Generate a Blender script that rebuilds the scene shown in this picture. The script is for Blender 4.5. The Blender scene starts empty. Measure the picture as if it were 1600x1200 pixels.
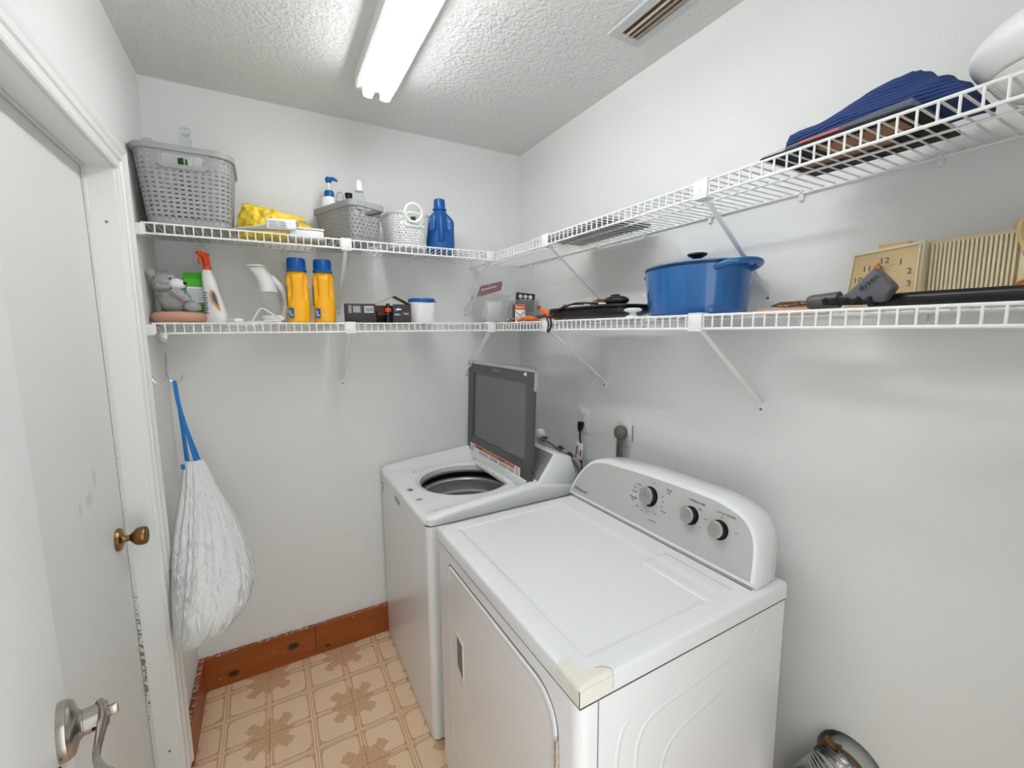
import bpy, bmesh, math, random
from mathutils import Vector, Matrix, noise
random.seed(7)
S = bpy.context.scene
COL = S.collection
PI = math.pi
def V(*a): return Vector(a)

# ------------------------------------------------------------------ camera
yaw, pitch, roll, FPX = .5109, -.1231, -.0093, 680.0
fw = V(math.sin(yaw)*math.cos(pitch), math.cos(yaw)*math.cos(pitch), math.sin(pitch))
rt = V(math.cos(yaw), -math.sin(yaw), 0); up = rt.cross(fw)
Rr = rt*math.cos(roll) + up*math.sin(roll); Ur = -rt*math.sin(roll) + up*math.cos(roll)
cam = bpy.data.objects.new('camera', bpy.data.cameras.new('camera')); COL.objects.link(cam)
cam.matrix_world = Matrix(((Rr.x, Ur.x, -fw.x, -1.2478), (Rr.y, Ur.y, -fw.y, -2.1231), (Rr.z, Ur.z, -fw.z, 1.5168), (0, 0, 0, 1)))
cam.data.sensor_width = 36; cam.data.lens = FPX/1600*36; cam.data.clip_start = .01
S.camera = cam
# ------------------------------------------------------------------ world, exposure
w = bpy.data.worlds.new('world'); S.world = w; w.use_nodes = True
w.node_tree.nodes['Background'].inputs[0].default_value = (.91, .965, 1.0, 1)
w.node_tree.nodes['Background'].inputs[1].default_value = 1.85
TUBE = 14.0
S.view_settings.view_transform = 'Standard'; S.view_settings.look = 'None'
S.view_settings.exposure = 0.42; S.view_settings.gamma = 1; S.view_settings.use_curve_mapping = False

# ------------------------------------------------------------------ materials
def lin(c):
    return tuple(((x/255)/12.92 if x/255 <= .04045 else ((x/255+.055)/1.055)**2.4) for x in c)
class NT:
    def __init__(s, name):
        s.m = bpy.data.materials.new(name); s.m.use_nodes = True
        s.t = s.m.node_tree; s.b = s.t.nodes['Principled BSDF']
    def n(s, typ, **k):
        nd = s.t.nodes.new(typ)
        for a, v in k.items():
            if a.startswith('i_'):
                key = a[2:]; key = int(key) if key.isdigit() else key.replace('_', ' ')
                nd.inputs[key].default_value = v
            else: setattr(nd, a, v)
        return nd
    def l(s, a, b): s.t.links.new(a, b)
    def math(s, op, a, b=None, c=None):
        nd = s.t.nodes.new('ShaderNodeMath'); nd.operation = op
        for i, x in enumerate((a, b, c)):
            if x is None: continue
            if isinstance(x, (int, float)): nd.inputs[i].default_value = x
            else: s.l(x, nd.inputs[i])
        return nd.outputs[0]
    def mix(s, f, a, b):
        nd = s.t.nodes.new('ShaderNodeMix'); nd.data_type = 'RGBA'
        for i, x in ((0, f), (6, a), (7, b)):
            if isinstance(x, tuple): nd.inputs[i].default_value = (*x[:3], 1)
            elif isinstance(x, (int, float)): nd.inputs[i].default_value = x
            else: s.l(x, nd.inputs[i])
        return nd.outputs[2]
def mat(name, c, rough=.5, metal=0, bump=0, bscale=100, var=0, vscale=8, trans=0, ior=1.45, emit=0, coat=0, alpha=1, sss=0, spec=None):
    t = NT(name); b = t.b; col = lin(c)
    b.inputs['Base Color'].default_value = (*col, 1)
    b.inputs['Roughness'].default_value = rough; b.inputs['Metallic'].default_value = metal
    b.inputs['Transmission Weight'].default_value = trans; b.inputs['IOR'].default_value = ior
    b.inputs['Coat Weight'].default_value = coat; b.inputs['Alpha'].default_value = alpha
    if spec is not None: b.inputs['Specular IOR Level'].default_value = spec
    if emit: b.inputs['Emission Color'].default_value = (*col, 1); b.inputs['Emission Strength'].default_value = emit
    geo = t.n('ShaderNodeNewGeometry')
    if var:
        nz = t.n('ShaderNodeTexNoise', i_Scale=vscale, i_Detail=3.0); t.l(geo.outputs['Position'], nz.inputs['Vector'])
        f = t.math('MULTIPLY', nz.outputs[0], 1.0)
        t.l(t.mix(f, tuple(min(1, x*(1+var)) for x in col), tuple(x*(1-var) for x in col)), b.inputs['Base Color'])
    if bump:
        nz = t.n('ShaderNodeTexNoise', i_Scale=bscale, i_Detail=3.0); t.l(geo.outputs['Position'], nz.inputs['Vector'])
        bp = t.n('ShaderNodeBump', i_Strength=bump, i_Distance=.004); t.l(nz.outputs[0], bp.inputs['Height']); t.l(bp.outputs[0], b.inputs['Normal'])
    return t.m
M = {}
M['wall'] = mat('wall_paint', (231, 231, 228), .62, bump=.22, bscale=160, var=.02, vscale=2)
M['trim'] = mat('trim_paint', (234, 234, 231), .4, bump=.05, bscale=60)
M['door'] = mat('door_paint', (224, 224, 221), .45, bump=.06, bscale=80, var=.03, vscale=3)
M['wire'] = mat('white_vinyl_wire', (238, 238, 236), .35)
M['white_enamel'] = mat('white_enamel', (238, 238, 238), .22, coat=.2)
M['white_plastic'] = mat('white_plastic', (232, 232, 230), .32)
M['grey_plastic'] = mat('grey_plastic', (158, 158, 157), .42)
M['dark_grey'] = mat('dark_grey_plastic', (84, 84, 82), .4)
M['mid_grey'] = mat('mid_grey_plastic', (120, 119, 116), .45)
M['black'] = mat('black_plastic', (22, 22, 24), .35)
M['black_matte'] = mat('black_matte', (16, 15, 16), .7)
M['silver'] = mat('brushed_silver', (190, 190, 188), .32, metal=.85)
M['nickel'] = mat('satin_nickel', (176, 170, 162), .25, metal=1)
M['chrome'] = mat('chrome', (215, 215, 215), .12, metal=1)
M['brass'] = mat('aged_brass', (142, 110, 66), .3, metal=1, var=.25, vscale=40)
M['steel_tub'] = mat('steel_tub', (186, 186, 186), .35, metal=.25)
M['blue_cap'] = mat('blue_plastic', (6, 84, 160), .3)
M['blue_jug'] = mat('blue_jug_plastic', (8, 82, 152), .3)
M['yellow'] = mat('yellow_plastic', (250, 178, 12), .33)
M['green'] = mat('green_carton', (72, 178, 40), .5)
M['green_light'] = mat('light_green_carton', (120, 200, 80), .5)
M['green_dark'] = mat('green_glass', (40, 96, 30), .2)
M['orange'] = mat('orange_plastic', (240, 110, 30), .4)
M['red_orange'] = mat('red_orange_plastic', (228, 76, 30), .4)
M['red'] = mat('red_plastic', (190, 40, 44), .4)
M['paper'] = mat('white_paper', (240, 240, 240), .8)
M['brown_card'] = mat('brown_card', (150, 112, 82), .8)
M['carton_dark'] = mat('dark_carton', (58, 50, 54), .55)
M['pot_blue'] = mat('blue_enamel', (30, 96, 160), .14, coat=.5, var=.05, vscale=12)
M['pot_rim'] = mat('dark_pot_rim', (40, 44, 50), .4)
M['cloth_plush'] = mat('grey_plush', (164, 162, 160), .95, bump=1.0, bscale=120, var=.1, vscale=60)
M['salmon'] = mat('salmon_cushion', (200, 148, 126), .7, bump=.4, bscale=60, var=.06, vscale=20)
M['teal'] = mat('pale_teal', (160, 190, 180), .8)
M['tan'] = mat('tan_bar', (222, 184, 128), .5)
M['clear'] = mat('clear_plastic', (235, 238, 238), .08, trans=.9, ior=1.4, alpha=.8)
M['frosted'] = mat('frosted_clear_plastic', (226, 228, 226), .25, trans=.5, ior=1.2, alpha=.28)
M['mauve'] = mat('mauve_card', (140, 104, 112), .6)
M['navy'] = mat('navy_fabric', (40, 62, 116), .9, bump=.3, bscale=300)
M['cream'] = mat('cream_plastic', (214, 202, 170), .4, var=.04)
M['cream_dark'] = mat('tan_plastic', (190, 165, 120), .45)
M['gold_face'] = mat('gold_clock_face', (200, 176, 134), .3, metal=.35)
M['amber'] = mat('amber_knob', (196, 120, 50), .25, metal=.3)
M['copper'] = mat('copper_wire', (170, 110, 80), .3, metal=.9)
M['copper_card'] = mat('salmon_card', (205, 160, 138), .7)
M['beige_cord'] = mat('beige_cord', (205, 175, 120), .5)
M['nozzle_grey'] = mat('slate_grey_plastic', (92, 92, 100), .35)
M['bag_blue'] = mat('blue_drawstring', (0, 112, 186), .4)
M['tape_yellow'] = mat('yellowed_tape', (232, 228, 214), .55, var=.05, vscale=60)
M['console_grey'] = mat('silver_console', (192, 191, 188), .4, metal=.1)
M['console_dark'] = mat('grey_console', (140, 139, 136), .4)
M['foil'] = mat('duct_foil', (200, 200, 198), .18, metal=1, bump=.6, bscale=40)
M['rust'] = mat('rusty_clamp', (128, 96, 66), .5, metal=.7, var=.3, vscale=60)
M['ink'] = mat('grey_ink', (90, 90, 88), .6)
M['ink_dark'] = mat('dark_ink', (40, 40, 42), .6)
M['ink_white'] = mat('white_ink', (225, 225, 225), .6)
M['ink_orange'] = mat('orange_ink', (214, 112, 62), .6)
M['ink_blue'] = mat('blue_ink', (40, 110, 170), .5)
M['ink_orange2'] = mat('bright_orange_ink', (245, 150, 30), .5)
M['vent_brown'] = mat('dusty_brown_metal', (84, 66, 50), .7, var=.3, vscale=30)
M['vent_slat'] = mat('vent_slat', (178, 165, 148), .5)
M['galv'] = mat('vent_frame_paint', (200, 202, 200), .4)
M['void'] = mat('dark_gap', (12, 12, 12), .9)
M['glass_dark'] = mat('smoked_glass', (104, 104, 100), .12, coat=.3)
M['cord_grey'] = mat('grey_cord', (112, 108, 104), .6)
M['tube'] = mat('lit_tube', (250, 253, 255), .4, emit=TUBE)
M['threshold'] = mat('threshold_wood', (140, 84, 50), .6, var=.2, vscale=30)

def mk_ceiling():
    t = NT('popcorn_ceiling'); b = t.b
    g = t.n('ShaderNodeNewGeometry')
    v = t.n('ShaderNodeTexVoronoi', i_Scale=75.0); v.feature = 'SMOOTH_F1'
    wn = t.n('ShaderNodeTexNoise', i_Scale=45.0, i_Detail=2.0); t.l(g.outputs['Position'], wn.inputs['Vector'])
    vm = t.n('ShaderNodeVectorMath'); vm.operation = 'MULTIPLY_ADD'; t.l(wn.outputs['Color'], vm.inputs[0]); vm.inputs[1].default_value = (.03, .03, .03); t.l(g.outputs['Position'], vm.inputs[2])
    t.l(vm.outputs[0], v.inputs['Vector'])
    n2 = t.n('ShaderNodeTexNoise', i_Scale=110.0, i_Detail=4.0); t.l(g.outputs['Position'], n2.inputs['Vector'])
    h = t.math('ADD', t.math('MULTIPLY', v.outputs['Distance'], -1.0), t.math('MULTIPLY', n2.outputs[0], .7))
    bp = t.n('ShaderNodeBump', i_Strength=.55, i_Distance=.007); t.l(h, bp.inputs['Height']); t.l(bp.outputs[0], b.inputs['Normal'])
    b.inputs['Base Color'].default_value = (*lin((226, 226, 223)), 1); b.inputs['Roughness'].default_value = .75
    return t.m
M['ceiling'] = mk_ceiling()
def mk_tile():
    t = NT('vinyl_tile'); b = t.b
    g = t.n('ShaderNodeNewGeometry'); sp = t.n('ShaderNodeSeparateXYZ'); t.l(g.outputs['Position'], sp.inputs[0])
    T = .1513
    def dist(o, off):   # 0 at a motif line, 1 at the next plain line
        u = t.math('DIVIDE', t.math('SUBTRACT', o, off), T)
        return t.math('PINGPONG', t.math('ADD', u, 40.0), 1.0)
    ax = dist(sp.outputs[0], -1.0365); ay = dist(sp.outputs[1], -.0760)
    nz = t.n('ShaderNodeTexNoise', i_Scale=60.0, i_Detail=3.0); t.l(g.outputs['Position'], nz.inputs['Vector'])
    jit = t.math('MULTIPLY', t.math('SUBTRACT', nz.outputs[0], .5), .22)
    s_ = t.math('ADD', ax, ay); d_ = t.math('ABSOLUTE', t.math('SUBTRACT', ax, ay))
    m1 = t.math('LESS_THAN', t.math('ADD', s_, jit), .56)                                  # scroll cluster
    arm = t.math('MULTIPLY', t.math('LESS_THAN', t.math('ADD', d_, jit), .2), t.math('LESS_THAN', s_, .8))
    def blob(cx, cy, r):
        dx = t.math('SUBTRACT', ax, cx); dy = t.math('SUBTRACT', ay, cy)
        q = t.math('ADD', t.math('MULTIPLY', dx, dx), t.math('MULTIPLY', dy, dy))
        return t.math('LESS_THAN', t.math('ADD', q, t.math('MULTIPLY', jit, .02)), r*r)
    tip = t.math('MAXIMUM', blob(.43, .43, .075), t.math('MAXIMUM', blob(.5, .36, .05), blob(.36, .5, .05)))
    mo = t.math('MAXIMUM', t.math('MAXIMUM', m1, arm), tip)
    fl = t.math('MAXIMUM', blob(.88, .88, .03), t.math('MAXIMUM', blob(.91, .81, .035), blob(.81, .91, .035)))
    fl = t.math('MAXIMUM', fl, t.math('MAXIMUM', blob(.08, .9, .05), blob(.9, .08, .05)))
    # frame stripes close to each joint
    ex = t.math('MINIMUM', ax, t.math('SUBTRACT', 1.0, ax)); ey = t.math('MINIMUM', ay, t.math('SUBTRACT', 1.0, ay))
    e = t.math('MINIMUM', ex, ey)
    fr = t.math('MULTIPLY', t.math('GREATER_THAN', e, .045), t.math('LESS_THAN', e, .095))
    pat = t.math('MAXIMUM', t.math('MAXIMUM', mo, fl), t.math('MULTIPLY', fr, .8))
    vo = t.n('ShaderNodeTexVoronoi', i_Scale=110.0); vo.feature = 'DISTANCE_TO_EDGE'; t.l(g.outputs['Position'], vo.inputs['Vector'])
    fil = t.math('MULTIPLY', t.math('LESS_THAN', vo.outputs[0], .09), mo)
    pat = t.math('SUBTRACT', pat, t.math('MULTIPLY', fil, .4))
    n3 = t.n('ShaderNodeTexNoise', i_Scale=5.0, i_Detail=4.0); t.l(g.outputs['Position'], n3.inputs['Vector'])
    n4 = t.n('ShaderNodeTexNoise', i_Scale=220.0, i_Detail=2.0); t.l(g.outputs['Position'], n4.inputs['Vector'])
    basec = t.mix(n3.outputs[0], lin((250, 222, 190)), lin((244, 211, 176)))
    basec = t.mix(t.math('MULTIPLY', n4.outputs[0], .35), basec, lin((205, 160, 120)))
    t.l(t.mix(t.math('MULTIPLY', pat, .85), basec, lin((200, 152, 112))), b.inputs['Base Color'])
    b.inputs['Roughness'].default_value = .42
    bp = t.n('ShaderNodeBump', i_Strength=.15, i_Distance=.002); t.l(pat, bp.inputs['Height']); t.l(bp.outputs[0], b.inputs['Normal'])
    return t.m
M['tile'] = mk_tile()
M['grout'] = mat('tile_joint', (214, 168, 124), .6)
def mk_wood(axis):
    t = NT('stained_pine_' + 'xy'[axis]); b = t.b
    g = t.n('ShaderNodeNewGeometry'); mp = t.n('ShaderNodeMapping'); t.l(g.outputs['Position'], mp.inputs[0])
    mp.inputs['Scale'].default_value = (1.2, 10, 14) if axis == 0 else (10, 1.2, 14)
    nz = t.n('ShaderNodeTexNoise', i_Scale=3.0, i_Detail=6.0, i_Distortion=.6); t.l(mp.outputs[0], nz.inputs['Vector'])
    c = t.mix(nz.outputs[0], lin((128, 62, 16)), lin((176, 92, 34)))
    sp = t.n('ShaderNodeSeparateXYZ'); t.l(g.outputs['Position'], sp.inputs[0])
    for (kx, kz, r) in ((-1.47, .045, .026), (-1.235, .082, .03), (-.72, .08, .02), (-1.09, .03, .012)) if axis == 0 else ():
        dx = t.math('SUBTRACT', sp.outputs[0], kx); dz = t.math('MULTIPLY', t.math('SUBTRACT', sp.outputs[2], kz), 1.5)
        q = t.math('SQRT', t.math('ADD', t.math('MULTIPLY', dx, dx), t.math('MULTIPLY', dz, dz)))
        f = t.math('SUBTRACT', 1.0, t.math('SMOOTH_MIN', t.math('DIVIDE', q, r), 1.0, .3))
        f = t.math('MINIMUM', t.math('MULTIPLY', f, 2.2), .9)
        c = t.mix(f, c, lin((38, 16, 8)))
    n2 = t.n('ShaderNodeTexNoise', i_Scale=55.0, i_Detail=3.0); t.l(g.outputs['Position'], n2.inputs['Vector'])
    n5 = t.n('ShaderNodeTexNoise', i_Scale=9.0, i_Detail=2.0); t.l(g.outputs['Position'], n5.inputs['Vector'])
    edge = t.math('GREATER_THAN', t.math('ADD', sp.outputs[2], t.math('MULTIPLY', n5.outputs[0], .03)), .160)
    chip = t.math('MAXIMUM', t.math('MULTIPLY', edge, t.math('GREATER_THAN', n2.outputs[0], .55)), t.math('GREATER_THAN', n2.outputs[0], .71))
    t.l(t.mix(t.math('MULTIPLY', chip, .75), c, lin((206, 196, 184))), b.inputs['Base Color'])
    b.inputs['Roughness'].default_value = .38
    return t.m
M['wood_x'] = mk_wood(0); M['wood_y'] = mk_wood(1)
def mk_worn_stop():
    t = NT('worn_stop_paint'); b = t.b
    g = t.n('ShaderNodeNewGeometry'); sp = t.n('ShaderNodeSeparateXYZ'); t.l(g.outputs['Position'], sp.inputs[0])
    n = t.n('ShaderNodeTexNoise', i_Scale=130.0, i_Detail=3.0); t.l(g.outputs['Position'], n.inputs['Vector'])
    z = sp.outputs[2]
    band = t.math('SUBTRACT', 1.0, t.math('MINIMUM', t.math('DIVIDE', t.math('ABSOLUTE', t.math('SUBTRACT', z, .5)), .3), 1.0))
    f = t.math('GREATER_THAN', t.math('ADD', n.outputs[0], t.math('MULTIPLY', band, .26)), .70)
    t.l(t.mix(f, lin((222, 221, 217)), lin((120, 122, 108))), b.inputs['Base Color']); b.inputs['Roughness'].default_value = .4
    return t.m
M['stop'] = mk_worn_stop()
def mk_smudge():
    t = NT('door_paint_smudged'); b = t.b; g = t.n('ShaderNodeNewGeometry'); sp = t.n('ShaderNodeSeparateXYZ'); t.l(g.outputs['Position'], sp.inputs[0])
    n = t.n('ShaderNodeTexNoise', i_Scale=38.0, i_Detail=3.0); t.l(g.outputs['Position'], n.inputs['Vector'])
    f = None
    for cy, cz, ry, rz in ((-.70, 1.108, .03, .022), (-.65, 1.148, .014, .035), (-.765, 1.105, .012, .02)):
        dy = t.math('DIVIDE', t.math('SUBTRACT', sp.outputs[1], cy), ry); dz = t.math('DIVIDE', t.math('SUBTRACT', sp.outputs[2], cz), rz)
        q = t.math('SUBTRACT', 1.0, t.math('MINIMUM', t.math('ADD', t.math('MULTIPLY', dy, dy), t.math('MULTIPLY', dz, dz)), 1.0))
        f = q if f is None else t.math('MAXIMUM', f, q)
    f = t.math('MULTIPLY', t.math('MULTIPLY', f, n.outputs[0]), .5)
    t.l(t.mix(f, lin((224, 224, 221)), lin((120, 118, 114))), b.inputs['Base Color']); b.inputs['Roughness'].default_value = .45
    return t.m
M['door_smudged'] = mk_smudge()
def mk_bag(name, c, rough, alpha, stretch, strength=.7, scale=14):
    t = NT(name); b = t.b; b.inputs['Base Color'].default_value = (*lin(c), 1); b.inputs['Roughness'].default_value = rough
    b.inputs['Alpha'].default_value = alpha; b.inputs['Subsurface Weight'].default_value = .0
    tc = t.n('ShaderNodeTexCoord'); mp = t.n('ShaderNodeMapping'); t.l(tc.outputs['Object'], mp.inputs[0]); mp.inputs['Scale'].default_value = stretch
    nz = t.n('ShaderNodeTexNoise', i_Scale=float(scale), i_Detail=5.0, i_Distortion=.7); t.l(mp.outputs[0], nz.inputs['Vector'])
    bp = t.n('ShaderNodeBump', i_Strength=strength, i_Distance=.02); t.l(nz.outputs[0], bp.inputs['Height']); t.l(bp.outputs[0], b.inputs['Normal'])
    return t.m
M['trash_bag'] = mk_bag('white_bag_film', (232, 232, 230), .38, .93, (1, 1, .22), .8, 30)
M['yellow_bag'] = mk_bag('yellow_bag_film', (248, 214, 60), .35, .95, (1, 1, 1), .6, 28)
def mk_rib():
    t = NT('navy_ribbed'); b = t.b; b.inputs['Base Color'].default_value = (*lin((44, 66, 120)), 1); b.inputs['Roughness'].default_value = .9
    tc = t.n('ShaderNodeTexCoord'); wv = t.n('ShaderNodeTexWave', i_Scale=55.0, i_Distortion=1.5); wv.bands_direction = 'Z'; t.l(tc.outputs['Object'], wv.inputs['Vector'])
    bp = t.n('ShaderNodeBump', i_Strength=.6, i_Distance=.004); t.l(wv.outputs['Fac'], bp.inputs['Height']); t.l(bp.outputs[0], b.inputs['Normal'])
    return t.m
M['navy_rib'] = mk_rib()

# ------------------------------------------------------------------ mesh helpers
def nb(): return bmesh.new()
def _m(bm, verts, mtx): bmesh.ops.transform(bm, matrix=mtx, verts=verts)
def box(bm, c, s, bev=0, rot=None, seg=2):
    r = bmesh.ops.create_cube(bm, size=1); vs = r['verts']
    for v in vs: v.co = Vector((v.co.x*s[0], v.co.y*s[1], v.co.z*s[2]))
    if bev:
        es = list({e for v in vs for e in v.link_edges})
        rr = bmesh.ops.bevel(bm, geom=es, offset=bev, segments=seg, affect='EDGES', profile=.5)
        vs = list({v for v in rr['verts']} | {v for f in rr['faces'] for v in f.verts} | {v for v in vs if v.is_valid})
    mt = Matrix.Translation(c) @ (rot.to_4x4() if rot else Matrix.Identity(4))
    _m(bm, vs, mt); return vs
def b2(bm, lo, hi, bev=0, seg=2):
    return box(bm, [(a+b)/2 for a, b in zip(lo, hi)], [abs(b-a) for a, b in zip(lo, hi)], bev, None, seg)
def loft(bm, rings, cap0=True, cap1=True, closed=True):
    R = [[bm.verts.new(p) for p in r] for r in rings]; n = len(R[0])
    for a, b in zip(R, R[1:]):
        for i in range(n if closed else n-1):
            j = (i+1) % n
            try: bm.faces.new((a[i], a[j], b[j], b[i]))
            except ValueError: pass
    if cap0: bm.faces.new(R[0][::-1])
    if cap1: bm.faces.new(R[-1])
    return R
def sup(rx, ry, e=2, n=24, ph=0):
    o = []
    for i in range(n):
        a = 2*PI*i/n + ph; c, s = math.cos(a), math.sin(a)
        o.append((rx*math.copysign(abs(c)**(2/e), c), ry*math.copysign(abs(s)**(2/e), s)))
    return o
def loftz(bm, prof, n=24, e=2, fn=None, caps=(True, True), loc=(0, 0, 0)):
    rings = []
    for p in prof:
        z, rx, ry = p[0], p[1], p[2]; ox = p[3] if len(p) > 3 else 0; oy = p[4] if len(p) > 4 else 0; ee = p[5] if len(p) > 5 else e
        ring = []
        for k, (x, y) in enumerate(sup(rx, ry, ee, n)):
            if fn: x, y = fn(x, y, z, 2*PI*k/n)
            ring.append((x+ox+loc[0], y+oy+loc[1], z+loc[2]))
        rings.append(ring)
    return loft(bm, rings, *caps)
def lathe(bm, prof, n=32, loc=(0, 0, 0), mtx=None, caps=(True, True)):
    st = len(bm.verts)
    rings = [[(max(r, 1e-4)*math.cos(2*PI*i/n), max(r, 1e-4)*math.sin(2*PI*i/n), z) for i in range(n)] for r, z in prof]
    R = loft(bm, rings, *caps); vs = [v for r in R for v in r]
    _m(bm, vs, Matrix.Translation(loc) @ (mtx.to_4x4() if mtx else Matrix.Identity(4))); return vs
def axm(d):
    return Vector(d).normalized().to_track_quat('Z', 'Y').to_matrix()
def cyl(bm, p0, p1, r0, r1=None, n=16):
    p0, p1 = Vector(p0), Vector(p1); d = p1-p0
    return lathe(bm, [(r0, 0), (r0 if r1 is None else r1, d.length)], n, p0, axm(d))
def tube(bm, pts, r, n=8, closed=False, flat=1.0, upv=None):
    pts = [Vector(p) for p in pts]; N = len(pts); rings = []
    nrm = None
    for i, p in enumerate(pts):
        if closed: d = (pts[(i+1) % N]-pts[i-1])
        else: d = pts[min(i+1, N-1)]-pts[max(i-1, 0)]
        d.normalize()
        if nrm is None:
            a = Vector(upv) if upv else (Vector((0, 0, 1)) if abs(d.z) < .9 else Vector((1, 0, 0)))
            nrm = (a - d*a.dot(d)).normalized()
        else:
            nrm = (nrm - d*nrm.dot(d)).normalized()
        bn = d.cross(nrm); rr = r[i] if isinstance(r, (list, tuple)) else r
        rings.append([p + nrm*math.cos(2*PI*k/n)*rr + bn*math.sin(2*PI*k/n)*rr*flat for k in range(n)])
    if closed: rings.append(rings[0]); return loft(bm, rings, False, False)
    return loft(bm, rings)
def bez(pts, k=6):
    P = [Vector(p) for p in pts]; out = []
    for i in range(len(P)-1):
        p0 = P[max(i-1, 0)]; p1 = P[i]; p2 = P[i+1]; p3 = P[min(i+2, len(P)-1)]
        for j in range(k):
            t = j/k
            out.append(.5*((2*p1)+(-p0+p2)*t+(2*p0-5*p1+4*p2-p3)*t*t+(-p0+3*p1-3*p2+p3)*t**3))
    out.append(P[-1]); return out
def prism(bm, out, a, b, ax):
    """out: 2D outline in the two axes other than ax (in xyz order), extruded a..b along ax"""
    def P(u, v, w): q = [u, v]; q.insert(ax, w); return tuple(q)
    return loft(bm, [[P(u, v, a) for u, v in out], [P(u, v, b) for u, v in out]])
def bevel_all(bm, off, seg=2, ang=.5):
    bm.normal_update()
    es = [e for e in bm.edges if len(e.link_faces) == 2 and e.calc_face_angle(0) > ang]
    bmesh.ops.bevel(bm, geom=es, offset=off, segments=seg, affect='EDGES', profile=.5, clamp_overlap=True)
def sphere(bm, c, r, nz=0, ns=8, sub=3, seg=None):
    rr = bmesh.ops.create_icosphere(bm, subdivisions=sub, radius=1); r = (r, r, r) if isinstance(r, (int, float)) else r
    for v in rr['verts']:
        k = 1 + (nz*noise.noise(v.co*ns) if nz else 0)
        v.co = Vector((v.co.x*r[0]*k+c[0], v.co.y*r[1]*k+c[1], v.co.z*r[2]*k+c[2]))
    return rr['verts']
def disp(bm, amp, sc, seed=0):
    bm.normal_update()
    o = Vector((seed*7.3, seed*3.1, seed))
    for v in bm.verts: v.co += v.normal*amp*noise.noise(v.co*sc+o)

# ------------------------------------------------------------------ object helpers
def fin(name, bm, m, smooth=True, ang=35):
    bmesh.ops.recalc_face_normals(bm, faces=bm.faces)
    me = bpy.data.meshes.new(name); bm.to_mesh(me); bm.free()
    if m: me.materials.append(M[m] if isinstance(m, str) else m)
    if smooth:
        me.polygons.foreach_set('use_smooth', [True]*len(me.polygons))
        me.set_sharp_from_angle(angle=math.radians(ang))
    me.update(); return me
def mtx_of(p):
    m = Matrix.Translation(p.location) @ p.rotation_euler.to_matrix().to_4x4()
    return (mtx_of(p.parent) @ m) if p.parent else m
def part(name, bm, m, parent, w=True, smooth=True, ang=35, label=None, solid=0):
    """w=True: the bmesh is in world coordinates"""
    if w: bmesh.ops.transform(bm, matrix=mtx_of(parent).inverted(), verts=bm.verts)
    o = bpy.data.objects.new(name, fin(name, bm, m, smooth, ang)); COL.objects.link(o); o.parent = parent
    if solid:
        md = o.modifiers.new('thickness', 'SOLIDIFY'); md.thickness = solid; md.offset = 0
    if label: o['label'] = label
    return o
def thing(name, label, cat, loc, rz=0, group=None):
    o = bpy.data.objects.new(name, None); COL.objects.link(o); o.empty_display_size = .05
    o.location = loc; o.rotation_euler = (0, 0, rz); o['label'] = label; o['category'] = cat
    if group: o['group'] = group
    return o
def struct(name, loc=(0, 0, 0), bm=None, m=None, label=None, smooth=False):
    if bm is None: o = bpy.data.objects.new(name, None)
    else:
        bmesh.ops.translate(bm, vec=-Vector(loc), verts=bm.verts)
        o = bpy.data.objects.new(name, fin(name, bm, m, smooth))
    COL.objects.link(o); o.location = loc; o['kind'] = 'structure'
    if label: o['label'] = label
    return o
def text(s, size, org, xd, yd, m, parent, name='lettering', ext=.0003, align='CENTER', label=None, sx=1.0):
    cu = bpy.data.curves.new(name, 'FONT'); cu.body = s; cu.size = size; cu.extrude = ext; cu.align_x = align; cu.align_y = 'CENTER'; cu.resolution_u = 3
    o = bpy.data.objects.new(name, cu); COL.objects.link(o)
    bpy.context.view_layer.update()
    me = bpy.data.meshes.new_from_object(o.evaluated_get(bpy.context.evaluated_depsgraph_get()))
    bpy.data.objects.remove(o); bpy.data.curves.remove(cu)
    xd = Vector(xd).normalized(); yd = Vector(yd); yd = (yd-xd*yd.dot(xd)).normalized(); zd = xd.cross(yd)
    mm = Matrix(((xd.x, yd.x, zd.x, org[0]), (xd.y, yd.y, zd.y, org[1]), (xd.z, yd.z, zd.z, org[2]), (0, 0, 0, 1))) @ Matrix.Diagonal((sx, 1, 1, 1))
    me.transform(mtx_of(parent).inverted() @ mm); me.materials.clear(); me.materials.append(M[m])
    o = bpy.data.objects.new(name, me); COL.objects.link(o); o.parent = parent
    if label: o['label'] = label
    return o

W = 1.5888; H = 2.44; Y0 = -2.25
Z1, Z2, SD, LIP = 1.5495, 1.8675, .305, .0333
D1, D2 = Z1+.0024, Z2+.0024      # tops of the shelf decks

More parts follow.
